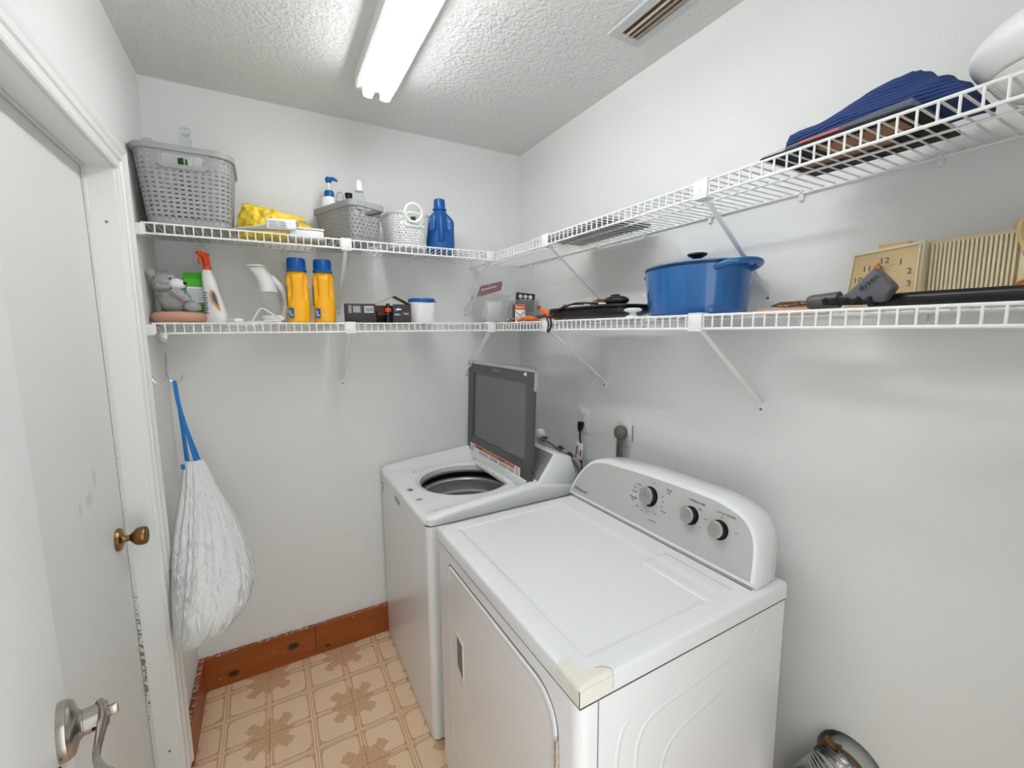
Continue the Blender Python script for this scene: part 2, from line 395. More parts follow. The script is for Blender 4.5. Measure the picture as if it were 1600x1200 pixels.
# ================================================================== SETTING
fl = struct('floor', (0, 0, -.004)); fl['label'] = 'beige vinyl tile floor with tan scroll motifs'
bm = nb(); b2(bm, (-W-.12, Y0-.3, -.05), (0, 0, -.0035)); part('subfloor', bm, 'grout', fl, smooth=False)
T = .1513
bm = nb(); vs = b2(bm, (-T/2+.0011, -T/2+.0011, -.0045), (T/2-.0011, T/2-.0011, 0))
bm.normal_update()
bmesh.ops.bevel(bm, geom=[e for e in bm.edges if all(v.co.z > -.001 for v in e.verts)], offset=.0008, segments=1, affect='EDGES')
tile_me = fin('tile', bm, 'tile', False)
x0 = -1.0365-T/2; y0 = -.076-T/2
for i in range(-4, 8):
    for j in range(-15, 2):
        cx, cy = x0+i*T, y0+j*T
        if cx-T/2 > -.001 or cx+T/2 < -W or cy-T/2 > -.001: continue
        lo = (max(cx-T/2, -W), cy-T/2); hi = (min(cx+T/2, 0), min(cy+T/2, 0))
        o = bpy.data.objects.new('tile', tile_me); COL.objects.link(o); o.parent = fl
        o.location = ((lo[0]+hi[0])/2, (lo[1]+hi[1])/2, .004); o.scale = ((hi[0]-lo[0])/T, (hi[1]-lo[1])/T, 1)
bm = nb(); b2(bm, (-W-.12, Y0-.05, H), (.1, .1, H+.05)); struct('ceiling', (0, 0, H), bm, 'ceiling', 'white popcorn textured ceiling')
bm = nb(); b2(bm, (-W-.12, 0, 0), (.1, .1, H)); struct('wall_back', (-W/2, 0, 0), bm, 'wall', 'pale grey painted back wall')
# right wall with the round duct hole
bm = nb(); HC = (-1.675, .385); HR = .078
def wallring(n=32):
    a = []; c = []
    for i in range(n):
        t = 2*PI*i/n; a.append((0, HC[0]+HR*math.cos(t), HC[1]+HR*math.sin(t)*1.02))
        m = max(abs(math.cos(t)), abs(math.sin(t))); c.append((0, HC[0]+.12*math.cos(t)/m, HC[1]+.12*math.sin(t)/m))
    return a, c
a, c = wallring()
back = [(.09, p[1], p[2]) for p in a]
loft(bm, [back, a, c], False, False)
for lo, hi in (((Y0, 0), (0, HC[1]-.12)), ((Y0, HC[1]+.12), (0, H)), ((Y0, HC[1]-.12), (HC[0]-.12, HC[1]+.12)), ((HC[0]+.12, HC[1]-.12), (0, HC[1]+.12))):
    bm.faces.new([bm.verts.new((0, y, z)) for y, z in ((lo[0], lo[1]), (hi[0], lo[1]), (hi[0], hi[1]), (lo[0], hi[1]))])
b2(bm, (.09, Y0, 0), (.1, 0, H))
struct('wall_right', (0, -1, 0), bm, 'wall', 'pale grey painted right wall with a round duct hole')
# left wall around the doorway
OY0, OY1, OZ = -1.28, -.455, 1.98
bm = nb()
b2(bm, (-W-.11, OY1, 0), (-W, 0, H)); b2(bm, (-W-.11, Y0, 0), (-W, OY0, H)); b2(bm, (-W-.11, OY0, OZ), (-W, OY1, H))
struct('wall_left', (-W, -1, 0), bm, 'wall', 'pale grey painted left wall above and beside the closed door')
bm = nb(); b2(bm, (-.74, Y0, 0), (0, Y0+.09, H)); b2(bm, (-W-.1, Y0, 2.06), (-.74, Y0+.09, H)); struct('wall_front', (-.4, Y0, 0), bm, 'wall', 'front wall with the open doorway')
# baseboards (split boards)
bb = struct('baseboard_back', (-1.2, -.01, 0)); bb['label'] = 'stained knotty pine baseboard of two boards on the back wall'
for a, b in ((-W, -1.142), (-1.1405, -.3)):
    bm = nb(); b2(bm, (a, -.019, 0), (b, 0, .148), .0015, 1); part('board', bm, 'wood_x', bb, ang=30)
bb = struct('baseboard_left', (-W, -.2, 0)); bb['label'] = 'short stained pine baseboard beside the door casing'
bm = nb(); b2(bm, (-W, -.384, 0), (-W+.019, -.0195, .148), .0015, 1); part('board', bm, 'wood_y', bb, ang=30)
# casing: profile in (offset from opening, proud)
prof = [(0, 0), (0, .008), (.006, .011), (.014, .011), (.017, .008), (.026, .010), (.03, .014), (.044, .016), (.048, .013), (.056, .018), (.066, .0205), (.070, .019), (.070, 0)]
tr = struct('trim_1', (-W, OY1, 0)); tr['label'] = 'white moulded casing around the closed door'
bm = nb(); loft(bm, [[(-W+p, OY1+o, .035) for o, p in prof], [(-W+p, OY1+o, OZ+o) for o, p in prof]]); part('side_casing', bm, 'trim', tr, ang=20)
bm = nb(); loft(bm, [[(-W+p, OY0-o, 0) for o, p in prof], [(-W+p, OY0-o, OZ+o) for o, p in prof]]); part('side_casing', bm, 'trim', tr, ang=20)
bm = nb(); loft(bm, [[(-W+p, OY1+o, OZ+o) for o, p in prof], [(-W+p, OY0-o, OZ+o) for o, p in prof]]); part('head_casing', bm, 'trim', tr, ang=20)
bm = nb(); b2(bm, (-W-.11, OY1-.003, 0), (-W+.0005, OY1+.002, OZ), .001, 1); b2(bm, (-W-.11, OY0-.002, 0), (-W+.0005, OY0+.003, OZ), .001, 1); b2(bm, (-W-.11, OY0, OZ-.003), (-W+.0005, OY1, OZ+.002), .001, 1)
part('jamb', bm, 'trim', tr, smooth=False)
bm = nb(); b2(bm, (-W-.069, OY1-.009, 0), (-W-.060, OY1-.003, OZ-.003), .0015, 1); b2(bm, (-W-.069, OY0+.003, OZ-.010), (-W-.060, OY1-.003, OZ-.003), .0015, 1)
part('door_stop', bm, 'stop', tr)
bm = nb()
for z, y_ in ((1.83, -.4578), (.155, -.4578)):
    cyl(bm, (-W-.028, y_, z), (-W-.028, y_-.0012, z), .0035, n=12)
part('nail_hole', bm, 'threshold', tr)
bm = nb(); b2(bm, (-W-.11, OY0, 0), (-W-.005, OY1, .014), .004, 2); struct('trim_2', (-W, -.8, 0), bm, 'threshold', 'brown wooden threshold under the closed door')
# closed door with knob
d1 = struct('door_1', (-W-.09, -.9, 0)); d1['label'] = 'closed flat white door with an aged brass knob'
bm = nb(); b2(bm, (-W-.108, OY0+.004, .016), (-W-.0695, OY1-.005, OZ-.006), .0015, 1); part('door_panel', bm, 'door_smudged', d1)
KY, KZ = -.535, .93; kx = -W-.0695
bm = nb(); lathe(bm, [(.001, 0), (.032, 0), (.033, .003), (.030, .009), (.016, .012), (.0155, .013)], 40, (kx, KY, KZ), axm((1, 0, 0))); kn = part('knob_rose', bm, 'brass', d1)
bm = nb(); lathe(bm, [(.012, .010), (.0085, .016), (.009, .028), (.016, .034), (.024, .042), (.0265, .052), (.026, .062), (.0235, .066), (.0215, .067), (.019, .0645), (.001, .0645)], 40, (kx, KY, KZ), axm((1, 0, 0)))
dk = part('door_knob', bm, 'brass', d1)
bm = nb(); cyl(bm, (kx+.0643, KY, KZ), (kx+.067, KY, KZ), .009, .008, 20); b2(bm, (kx+.0665, KY-.001, KZ-.005), (kx+.0675, KY+.001, KZ+.005)); part('keyway', bm, 'dark_grey', dk)
# open door, swung into the room along the left wall, with a lever
DX = -1.502; DYE = -1.405
d2 = struct('door_2', (DX, DYE, 0)); d2['label'] = 'open white door at the left edge with a satin nickel lever'
bm = nb(); b2(bm, (DX-.035, -2.16, .01), (DX, DYE, 2.03), .002, 2)
part('door_panel', bm, 'trim', d2)
LY, LZ = -1.470, 1.057
rz_ = axm((1, 0, 0))
bm = nb(); lathe(bm, [(.001, 0), (.0325, 0), (.033, .004), (.0325, .0075), (.0315, .0085), (.031, .010), (.029, .0125), (.018, .016), (.0155, .018), (.015, .019)], 48, (DX, LY, LZ), rz_); part('lever_rose', bm, 'nickel', d2)
bm = nb(); lathe(bm, [(.0135, .018), (.0135, .020), (.0145, .0205), (.0145, .041), (.013, .042), (.001, .042)], 40, (DX, LY, LZ), rz_); part('spindle_collar', bm, 'nickel', d2)
lp = bez([(DX+.035, LY+.007, LZ+.004), (DX+.0375, LY-.012, LZ+.002), (DX+.034, LY-.04, LZ-.004), (DX+.033, LY-.065, LZ-.006), (DX+.040, LY-.09, LZ-.004), (DX+.047, LY-.105, LZ-.002)], 6)
bm = nb(); tube(bm, lp, [.0145-.006*min(1, i/14) for i in range(len(lp))], 16, flat=.42, upv=(0, 0, 1)); lh = part('lever_handle', bm, 'nickel', d2)
bm = nb(); box(bm, (DX+.046, LY, LZ+.001), (.010, .006, .014), .0025); part('turn_button', bm, 'nickel', lh)
bm = nb(); cyl(bm, (DX+.029, LY-.0142, LZ-.004), (DX+.029, LY-.0147, LZ-.004), .002, n=12); cyl(bm, (DX+.0002, LY-.031, LZ-.02), (DX+.001, LY-.034, LZ-.022), .0015, n=8); part('set_screw_hole', bm, 'void', d2)

d2.rotation_euler.z = math.radians(12)
# ================================================================== CEILING FITTINGS
LX = -.836
t = thing('fluorescent_ceiling_light', 'twin-tube fluorescent ceiling light strip, switched on', 'ceiling light', (LX, -1.05, H))
fx0, fx1, ly0, ly1 = LX-.074, LX+.068, -1.66, -.385
bm = nb()
loft(bm, [[(x, y, z) for x, z in ((fx0, H), (fx0, H-.048), (fx0+.006, H-.053), (fx1-.006, H-.053), (fx1, H-.048), (fx1, H))] for y in (ly0, ly1)])
part('housing', bm, 'white_plastic', t)
for sx in (-.031, .031):
    bm = nb(); cyl(bm, (LX+sx-.004, -1.64, H-.075), (LX+sx-.004, -.42, H-.075), .0185, n=24); part('tube', bm, 'tube', t)
    for yy in (-1.652, -.408):
        bm = nb(); box(bm, (LX+sx-.004, yy, H-.070), (.036, .018, .042), .008); part('lamp_holder', bm, 'white_plastic', t)
t = thing('ceiling_vent', 'long metal air vent with dusty slats in the ceiling', 'vent', (-.185, -1.2, H))
vx0, vx1, vy0, vy1 = -.252, -.118, -1.40, -.975
ix0, ix1, iy0, iy1 = vx0+.037, vx1-.03, vy0+.03, vy1-.028
bm = nb()
for lo, hi in (((vx0, vy0), (ix0, vy1)), ((ix1, vy0), (vx1, vy1)), ((ix0, iy1), (ix1, vy1)), ((ix0, vy0), (ix1, iy0))):
    b2(bm, (*lo, H-.009), (*hi, H), .0025, 1)
part('frame', bm, 'galv', t)
bm = nb(); b2(bm, (ix0, iy0, H-.003), (ix1, iy1, H-.0005)); part('duct_opening', bm, 'vent_brown', t, smooth=False)
for k in range(3):
    x = ix0+.016+k*(ix1-ix0-.030)/2
    bm = nb(); box(bm, (x, (iy0+iy1)/2, H-.010), (.007, iy1-iy0, .0012), 0, Matrix.Rotation(1.2, 3, 'Y')); part('slat', bm, 'vent_slat', t, smooth=False)
bm = nb(); sphere(bm, ((vx0+vx1)/2, vy1-.012, H-.0095), .004, sub=2); part('screw', bm, 'silver', t)

# ================================================================== WIRE SHELVES
def crosswire_mesh(axis):
    bm = nb(); r = .0021
    if axis == 0: pts = [(0, -.004, 0), (0, -SD+.004, 0), (0, -SD, -.003), (0, -SD, -LIP)]
    else: pts = [(-.004, 0, 0), (-SD+.004, 0, 0), (-SD, 0, -.003), (-SD, 0, -LIP)]
    tube(bm, pts, r, 6); return fin('cross_wire', bm, 'wire')
CW = [crosswire_mesh(0), crosswire_mesh(1)]
def shelf(axis, a, b, z, label):
    mid = (a+b)/2; loc = (mid, 0, z) if axis == 0 else (0, mid, z)
    t = thing('wire_shelf', label, 'shelf', loc, group='white wire shelves along two walls')
    P = (lambda u, d, h: (u, -d, h)) if axis == 0 else (lambda u, d, h: (-d, u, h))
    for nm, d, h, r in (('front_top_wire', SD-.001, z-.0005, .003), ('front_bottom_wire', SD, z-LIP, .0032), ('support_wire', .16, z-.0045, .0028), ('wall_wire', .006, z-.004, .003)):
        bm = nb(); tube(bm, [P(a, d, h), P(b, d, h)], r, 8); part(nm, bm, 'wire', t)
    n = int((b-a-.01)/.0254)
    for k in range(n+1):
        u = b-.006-k*.0254
        o = bpy.data.objects.new('cross_wire', CW[axis]); COL.objects.link(o); o.parent = t
        o.location = (u-mid, 0, 0) if axis == 0 else (0, u-mid, 0)
    k = 0; u = a+.14
    while u < b-.05:
        bm = nb(); c = P(u, .004, z-.012); box(bm, c, (.012, .009, .022) if axis == 0 else (.009, .012, .022), .002)
        c = P(u, .007, z-.001); box(bm, c, (.009, .012, .008) if axis == 0 else (.012, .009, .008), .002)
        part('wall_clip', bm, 'white_plastic', t); u += .27
    if axis == 0:
        bm = nb(); b2(bm, (a-.0195, -SD-.004, z-LIP-.006), (a+.006, -SD+.03, z-.003), .002); b2(bm, (a-.0195, -SD-.006, z-.016), (a-.002, -.1, z-.008), .001)
        part('end_cap', bm, 'white_plastic', t)
    return t
XL = -W+.02
shelf(0, XL, -SD-.005, Z2, 'upper white wire shelf on the back wall')
shelf(0, XL, -SD-.005, Z1, 'lower white wire shelf on the back wall')
shelf(1, -2.14, -.006, Z2, 'upper white wire shelf on the right wall')
shelf(1, -2.14, -.006, Z1, 'lower white wire shelf on the right wall')
def bracket(axis, u, z, label, uw=None):
    P = (lambda u, d, h: (u, -d, h)) if axis == 0 else (lambda u, d, h: (-d, u, h))
    D = (lambda w, d, h: (w, d, h)) if axis == 0 else (lambda w, d, h: (d, w, h))
    t = thing('shelf_bracket', label, 'bracket', P(u, 0, z-.27), group='diagonal shelf brackets')
    bm = nb(); box(bm, P(u, SD+.0045, z-LIP/2-.001), D(.040, .004, .042), .0015); box(bm, P(u, SD-.008, z+.0045), D(.038, .03, .003), .001); box(bm, P(u, SD-.008, z-LIP-.0055), D(.038, .03, .003), .001)
    part('clip_plate', bm, 'white_plastic', t)
    bm = nb(); cyl(bm, P(u, SD+.006, z-LIP/2-.002), P(u, SD+.0078, z-LIP/2-.002), .003, n=12); part('plate_rivet', bm, 'trim', t)
    p0 = Vector(P(u, SD-.02, z-LIP-.004)); p1 = Vector(P(u, .006, z-.252))
    d = (p1-p0); L = d.length; d.normalize(); side = Vector((1, 0, 0)) if axis == 0 else Vector((0, 1, 0)); nn = d.cross(side)
    rot = Matrix((side, nn, d)).transposed()
    bm = nb(); box(bm, (p0+p1)/2, (.013, .004, L), .001, rot); box(bm, (p0+p1)/2 + side*.006 + nn*.004, (.002, .009, L*.98), 0, rot)
    part('brace_arm', bm, 'wire', t, smooth=False)
    bm = nb(); box(bm, P(u, .0025, z-.262), D(.019, .004, .032), .0012); part('foot_plate', bm, 'wire', t)
    bm = nb(); cyl(bm, P(u, .004, z-.268), P(u, .0065, z-.268), .0038, n=12); part('screw', bm, 'mid_grey', t)
for z, nm in ((Z2, 'upper'), (Z1, 'lower')):
    bracket(0, -.955, z, f'white diagonal bracket midway under the {nm} back shelf')
    bracket(0, -.337, z, f'white diagonal bracket at the corner end of the {nm} back shelf')
    bracket(1, -.712, z, f'white diagonal bracket under the {nm} right shelf, nearer the corner')
    bracket(1, -1.388, z, f'white diagonal bracket under the {nm} right shelf, farther from the corner')

# ================================================================== WASHER
t = thing('washing_machine', 'white top-load washing machine with its dark glass lid open', 'washing machine', (-.45, -.365, 0))
WX0, WX1, WY0, WY1, WZ = -.806, -.13, -.722, -.012, .836
cring = []
for cx_, cy_, a0 in ((WX1-.006, WY1-.006, 0), (WX0+.024, WY1-.024, 90), (WX0+.024, WY0+.024, 180), (WX1-.006, WY0+.006, 270)):
    r_ = .024 if cx_ < -.5 else .006
    cring += [(cx_+r_*math.cos(math.radians(a0+15*k)), cy_+r_*math.sin(math.radians(a0+15*k))) for k in range(7)]
bm = nb(); loft(bm, [[(x, y, z) for x, y in cring] for z in (.006, WZ)], True, False); part('cabinet', bm, 'white_enamel', t, ang=50)
for sx in (WX0+.06, WX1-.06):
    for sy in (WY0+.06, WY1-.06):
        bm = nb(); cyl(bm, (sx, sy, 0), (sx, sy, .012), .018, n=12); part('foot', bm, 'dark_grey', t)
# moulded deck with a round opening
OC = (-.505, -.345); OR = .199
CX, CY = (WX0+WX1)/2, (WY0+WY1)/2; HX, HY = (WX1-WX0)/2+.003, (WY1-WY0)/2+.002
def rim(x):
    pts = [(-.81, .866), (-.74, .876), (-.66, .885), (-.575, .893), (-.45, .903), (-.36, .914), (-.3, .905), (-.12, .87)]
    if x <= pts[0][0]: return pts[0][1]
    for (a, za), (b, zb) in zip(pts, pts[1:]):
        if x <= b: return za + (zb-za)*(x-a)/(b-a)
    return pts[-1][1]
def sm(x): x = max(0, min(1, x)); return x*x*(3-2*x)
def deckz(x, y):
    e = HY-abs(y-CY)            # distance from the side edge
    base = .857
    side = 1-sm((e-.035)/.06)
    z = base + (rim(x)-base)*side
    ed = min(e, x-(CX-HX)) if x < CX else e
    z -= .016*(1-math.sqrt(max(0, 1-(1-min(1, max(0, ed)/.02))**2)))
    rr = math.hypot(x-OC[0], y-OC[1])
    z -= .010*(1-sm((rr-OR)/.022))
    return z
n = 96; rings = []
def outer(t_, k):
    c, s_ = math.cos(t_), math.sin(t_)
    hx, hy = HX*k, HY*k
    # ray from the opening centre to a rounded rectangle
    ts = []
    ox, oy = OC[0]-CX, OC[1]-CY
    if abs(c) > 1e-9: ts += [((hx if c > 0 else -hx)-ox)/c]
    if abs(s_) > 1e-9: ts += [((hy if s_ > 0 else -hy)-oy)/s_]
    m = min(ts); x, y = ox+m*c, oy+m*s_; rad = .028
    dx, dy = abs(x)-(hx-rad), abs(y)-(hy-rad)
    if dx > 0 and dy > 0:
        q = rad/math.hypot(dx, dy); x = math.copysign(hx-rad+dx*q, x); y = math.copysign(hy-rad+dy*q, y)
    return x+CX, y+CY
levels = [0, .03, .06, .09, .12, .2, .32, .46, .6, .72, .8, .86, .91, .94, .96, .975, .988, 1]
bm = nb(); R = []
for li, f in enumerate(levels):
    ring = []
    for i in range(n):
        a_ = 2*PI*i/n; ix, iy = OC[0]+OR*math.cos(a_), OC[1]+OR*math.sin(a_); ex, ey = outer(a_, 1)
        x, y = ix+(ex-ix)*f, iy+(ey-iy)*f; ring.append((x, y, deckz(x, y)))
    R.append(ring)
R.insert(0, [(OC[0]+(OR+.001)*math.cos(2*PI*i/n), OC[1]+(OR+.001)*math.sin(2*PI*i/n), .822) for i in range(n)])
R.append([(*outer(2*PI*i/n, 1)[:2], .8395) for i in range(n)])
loft(bm, R, False, False); part('top_deck', bm, 'white_enamel', t, ang=50)
bm = nb(); lathe(bm, [(OR+.012, .826), (OR-.004, .826), (OR-.006, .818), (OR+.012, .812)], 64, (*OC, 0), caps=(False, False)); part('splash_ring', bm, 'mid_grey', t)
bm = nb(); lathe(bm, [(OR+.03, .812), (OR+.03, .79), (OR+.02, .785)], 64, (*OC, 0), caps=(False, False)); part('tub_gap', bm, 'void', t)
bm = nb(); lathe(bm, [(OR+.025, .783), (OR+.002, .783), (OR-.004, .776), (OR+.004, .765), (OR+.008, .72), (OR-.002, .715), (OR-.002, .708), (OR+.01, .70), (OR+.01, .47), (OR-.03, .45), (.0, .45)], 64, (*OC, 0), caps=(False, True)); part('wash_basket', bm, 'steel_tub', t)
bm = nb(); lathe(bm, [(.15, .451), (.14, .47), (.05, .49), (.03, .56), (.0, .565)], 32, (*OC, 0)); part('wash_plate', bm, 'mid_grey', t)
# dispenser ledge with small print
bm = nb(); b2(bm, (-.378, -.54, .845), (-.30, -.15, .862), .003); part('dispenser_ledge', bm, 'white_plastic', t)
for yy, L in ((-.24, .018), (-.3, .01), (-.38, .022), (-.47, .008)):
    bm = nb(); b2(bm, (-.3735, yy-L/2, .8621), (-.3705, yy+L/2, .8624)); part('print_mark', bm, 'ink', t, smooth=False)
bm = nb(); lathe(bm, [(.036, 0), (.034, .0022), (.028, .003), (.026, .001), (.001, .0006)], 40, (-.703, -.155, .857)); part('bleach_cup', bm, 'white_plastic', t)
bm = nb(); b2(bm, (-.69, -.172, .858), (-.68, -.160, .8592), .0005); b2(bm, (-.772, -.398, .8565), (-.757, -.384, .8585), .001); part('lock_slot', bm, 'mid_grey', t)
bm = nb(); lathe(bm, [(.012, 0), (.011, .0015), (.006, .0005), (.004, .001), (.001, .001)], 24, (-.765, -.505, .8572)); cyl(bm, (-.765, -.378, .857), (-.765, -.378, .8585), .013, .012, 20); part('lid_bumper', bm, 'silver', t)
# logo plates on the front
bm = nb(); b2(bm, (WX0-.0015, -.355, .787), (WX0+.001, -.283, .805), .0008, 1); part('name_plate', bm, 'mid_grey', t)
text('MAYTAG', .014, (WX0-.0018, -.319, .796), (0, -1, 0), (0, 0, 1), 'ink_white', t)
bm = nb()
for k, zz in enumerate((.793, .775, .76)): b2(bm, (WX0-.0006, -.064, zz-.005), (WX0+.001, -.048, zz+.004))
part('front_sticker', bm, 'ink', t, smooth=False)
# control console
cp = [(-.338, .905), (-.2555, 1.018), (-.252, 1.0195), (-.187, .999), (-.158, .92), (-.172, .842), (-.338, .842)]
bm = nb(); prism(bm, cp, WY0+.004, WY1, 1); bevel_all(bm, .003); part('console_body', bm, 'white_enamel', t)
dx, dz = .0825, .113; L = math.hypot(dx, dz); nx, nz = -dz/L, dx/L
def con(u, y, h): return (-.338+dx*u+nx*h, y, .905+dz*u+nz*h)
bm = nb(); loft(bm, [[con(.06, y, .0002), con(.95, y, .0002), con(.95, y, .003), con(.06, y, .003)] for y in (WY0+.024, WY1-.02)]); part('control_panel', bm, 'console_dark', t, smooth=False)
bm = nb()
for i in range(6):
    for j in range(2):
        for k in range(3):
            y = -.68+i*.012*1; 
            box(bm, con(.25+.11*i, -.655+j*.028+.004*(k % 2), .0033), (.001, .010-.002*k, .002), 0, Matrix.Rotation(-.63, 3, 'Y'))
part('panel_print', bm, 'ink', t, smooth=False)
for y in (-.57, -.45, -.3):
    bm = nb(); c = Vector(con(.5, y, .003)); cyl(bm, c, c+Vector((nx, 0, nz))*.018, .024 if y == -.3 else .017, .022 if y == -.3 else .016, 28); part('control_knob', bm, 'silver', t)
# open lid
LXB, LXT, LZB, LZT, LY0, LY1 = -.352, -.335, .893, 1.362, -.668, -.036
sl = (LXT-LXB)/(LZT-LZB)
def lid(y, z, h): return (LXB + sl*(z-LZB) + h, y, z)
def slab(bm, ya, yb, za, zb, ha, hb):
    loft(bm, [[lid(ya, za, ha), lid(yb, za, ha), lid(yb, za, hb), lid(ya, za, hb)], [lid(ya, zb, ha), lid(yb, zb, ha), lid(yb, zb, hb), lid(ya, zb, hb)]])
gy0, gy1, gz0, gz1 = -.618, -.098, .975, 1.305
bm = nb()
for ya, yb, za, zb in ((LY0, LY1, LZB, gz0), (LY0, LY1, gz1, LZT-.012), (LY0, gy0, gz0, gz1), (gy1, LY1, gz0, gz1)): slab(bm, ya, yb, za, zb, 0, .014)
bmesh.ops.remove_doubles(bm, verts=bm.verts, dist=1e-5)
lidf = part('lid', bm, 'dark_grey', t, smooth=False)
bm = nb(); slab(bm, gy0-.004, gy1+.004, gz0-.004, gz1+.004, .007, .012); part('lid_glass', bm, 'glass_dark', lidf, smooth=False)
bm = nb(); slab(bm, LY0+.004, LY1-.004, gz0-.09, LZT-.005, .0145, .02); part('lid_outer_glass', bm, 'dark_grey', lidf, smooth=False)
bm = nb(); slab(bm, LY0-.002, LY1+.002, LZT-.012, LZT+.004, -.003, .022); slab(bm, LY0-.005, LY0+.0005, LZT-.09, LZT+.004, .004, .022); bevel_all(bm, .002); part('lid_edge_trim', bm, 'chrome', lidf)
bm = nb(); slab(bm, -.585, -.075, .897, .938, -.0012, .0005); part('warning_label', bm, 'paper', lidf, smooth=False)
bm = nb(); slab(bm, -.540, -.125, .923, .9375, -.0018, -.0012)
part('warning_stripe', bm, 'ink_orange', lidf, smooth=False)
text('WARNING', .013, lid(-.19, .9305, -.0022), (0, -1, 0), (0, 0, 1), 'ink_dark', lidf)
text('WARNING', .013, lid(-.42, .9305, -.0022), (0, -1, 0), (0, 0, 1), 'ink_dark', lidf)
bm = nb()
for k in range(3):
    for (ya, yb) in ((-.18, -.28), (-.30, -.38), (-.40, -.48), (-.49, -.535)): slab(bm, ya, yb, .903+k*.006, .9052+k*.006, -.0017, -.0012)
for k in range(5):
    slab(bm, -.085, -.115, .903+k*.007, .9055+k*.007, -.0017, -.0012); slab(bm, -.55, -.575, .903+k*.007, .9055+k*.007, -.0017, -.0012)
part('label_lines', bm, 'ink', lidf, smooth=False)
for y, z in ((-.062, 1.338), (-.612, 1.338)):
    bm = nb(); cyl(bm, lid(y, z, .001), lid(y, z, -.005), .008, .007, 16); part('rubber_bumper', bm, 'white_plastic', lidf)
bm = nb(); box(bm, lid(-.335, 1.337, -.004), (.008, .022, .012), .003); box(bm, lid(-.36, 1.333, -.002), (.004, .07, .012), .002); part('lid_latch', bm, 'mid_grey', lidf)
bm = nb(); cyl(bm, (LXB+.006, LY0-.0005, .905), (LXB+.006, LY0-.002, .905), .004, n=12); cyl(bm, (LXB+.01, LY0-.0005, .94), (LXB+.01, LY0-.002, .94), .003, n=12); part('hinge_screw', bm, 'void', lidf)
bm = nb(); b2(bm, (-.356, -.64, .862), (-.33, -.07, .9), .002); part('lid_hinge_bar', bm, 'white_plastic', t)

# ================================================================== DRYER
t = thing('clothes_dryer', 'white front-load clothes dryer with a silver knob console', 'dryer', (-.45, -1.19, 0))
EX0, EX1, EY0, EY1, EZ = -.803, -.146, -1.5665, -.8165, .838
bm = nb()
loft(bm, [[(x, y, z) for x, y in ((EX0+.004, EY1-.004), (EX0+.004, EY0+.03), (EX0+.0065, EY0+.016), (EX0+.016, EY0+.0065), (EX0+.03, EY0+.004), (EX1, EY0+.004), (EX1, EY1-.004))] for z in (.012, EZ)])
part('cabinet', bm, 'white_enamel', t, ang=50)
for sx in (EX0+.06, EX1-.06):
    for sy in (EY0+.06, EY1-.06):
        bm = nb(); cyl(bm, (sx, sy, 0), (sx, sy, .014), .018, n=12); part('foot', bm, 'dark_grey', t)
bm = nb(); b2(bm, (EX0+.046, EY0+.0025, .012), (EX0+.0475, EY0+.006, EZ)); part('panel_seam', bm, 'mid_grey', t, smooth=False)
# top with rolled edges and a shallow raised field
def topz(x, y):
    ex = min(x-EX0, 9); ey = min(y-EY0, EY1-y); e = min(ex, ey)
    z = .881 - .008*(1-math.sqrt(max(0, 1-(1-min(1, max(0, e)/.009))**2)))
    d = min(x-(EX0+.052), (-.335)-x, y-(EY0+.05), (EY1-.045)-y)
    z -= .0028*sm(d/.012)
    # lint screen lid
    a, b_ = .389-.0, 0
    q = min(x+.389, -.297-x, y+1.518, -1.312-y)
    if q > 0: z += .0015 + .0022*sm(q/.004)
    return z
xs = sorted(set([EX0+v for v in (0, .0015, .004, .009, .02, .035, .05, .055, .058, .062, .066)] + [EX0+.07+(.655-.07)*i/70 for i in range(71)] + [-.389, -.3875, -.386, -.297, -.2985, -.300]))
ys = sorted(set([EY0+v for v in (0, .0015, .004, .009, .02, .035, .048, .051, .054, .058, .062)] + [EY1-v for v in (0, .0015, .004, .009, .02, .035, .044, .047, .051, .056)] + [EY0+.065+.63*i/80 for i in range(81)] + [-1.518, -1.5165, -1.515, -1.312, -1.3135, -1.315]))
bm = nb(); G = [[bm.verts.new((x, y, topz(x, y))) for y in ys] for x in xs]
for i in range(len(xs)-1):
    for j in range(len(ys)-1): bm.faces.new((G[i][j], G[i+1][j], G[i+1][j+1], G[i][j+1]))
lowf = [bm.verts.new((g.co.x, g.co.y, .8405)) for g in ([G[0][j] for j in range(len(ys))])]
for j in range(len(ys)-1): bm.faces.new((G[0][j], G[0][j+1], lowf[j+1], lowf[j]))
for jj in (0, len(ys)-1):
    lo_ = [bm.verts.new((G[i][jj].co.x, G[i][jj].co.y, .8405)) for i in range(len(xs))]
    for i in range(len(xs)-1): bm.faces.new((G[i][jj], G[i+1][jj], lo_[i+1], lo_[i]))
bmesh.ops.remove_doubles(bm, verts=bm.verts, dist=1e-6)
part('top_panel', bm, 'white_enamel', t, ang=60)
bm = nb(); b2(bm, (EX0+.0035, EY0+.0035, .8325), (EX1, EY1-.0035, .8405)); part('lip_gap_shadow', bm, 'dark_grey', t, smooth=False)  # dark seam filler; its proud lower edge paints the shadow line under the lip
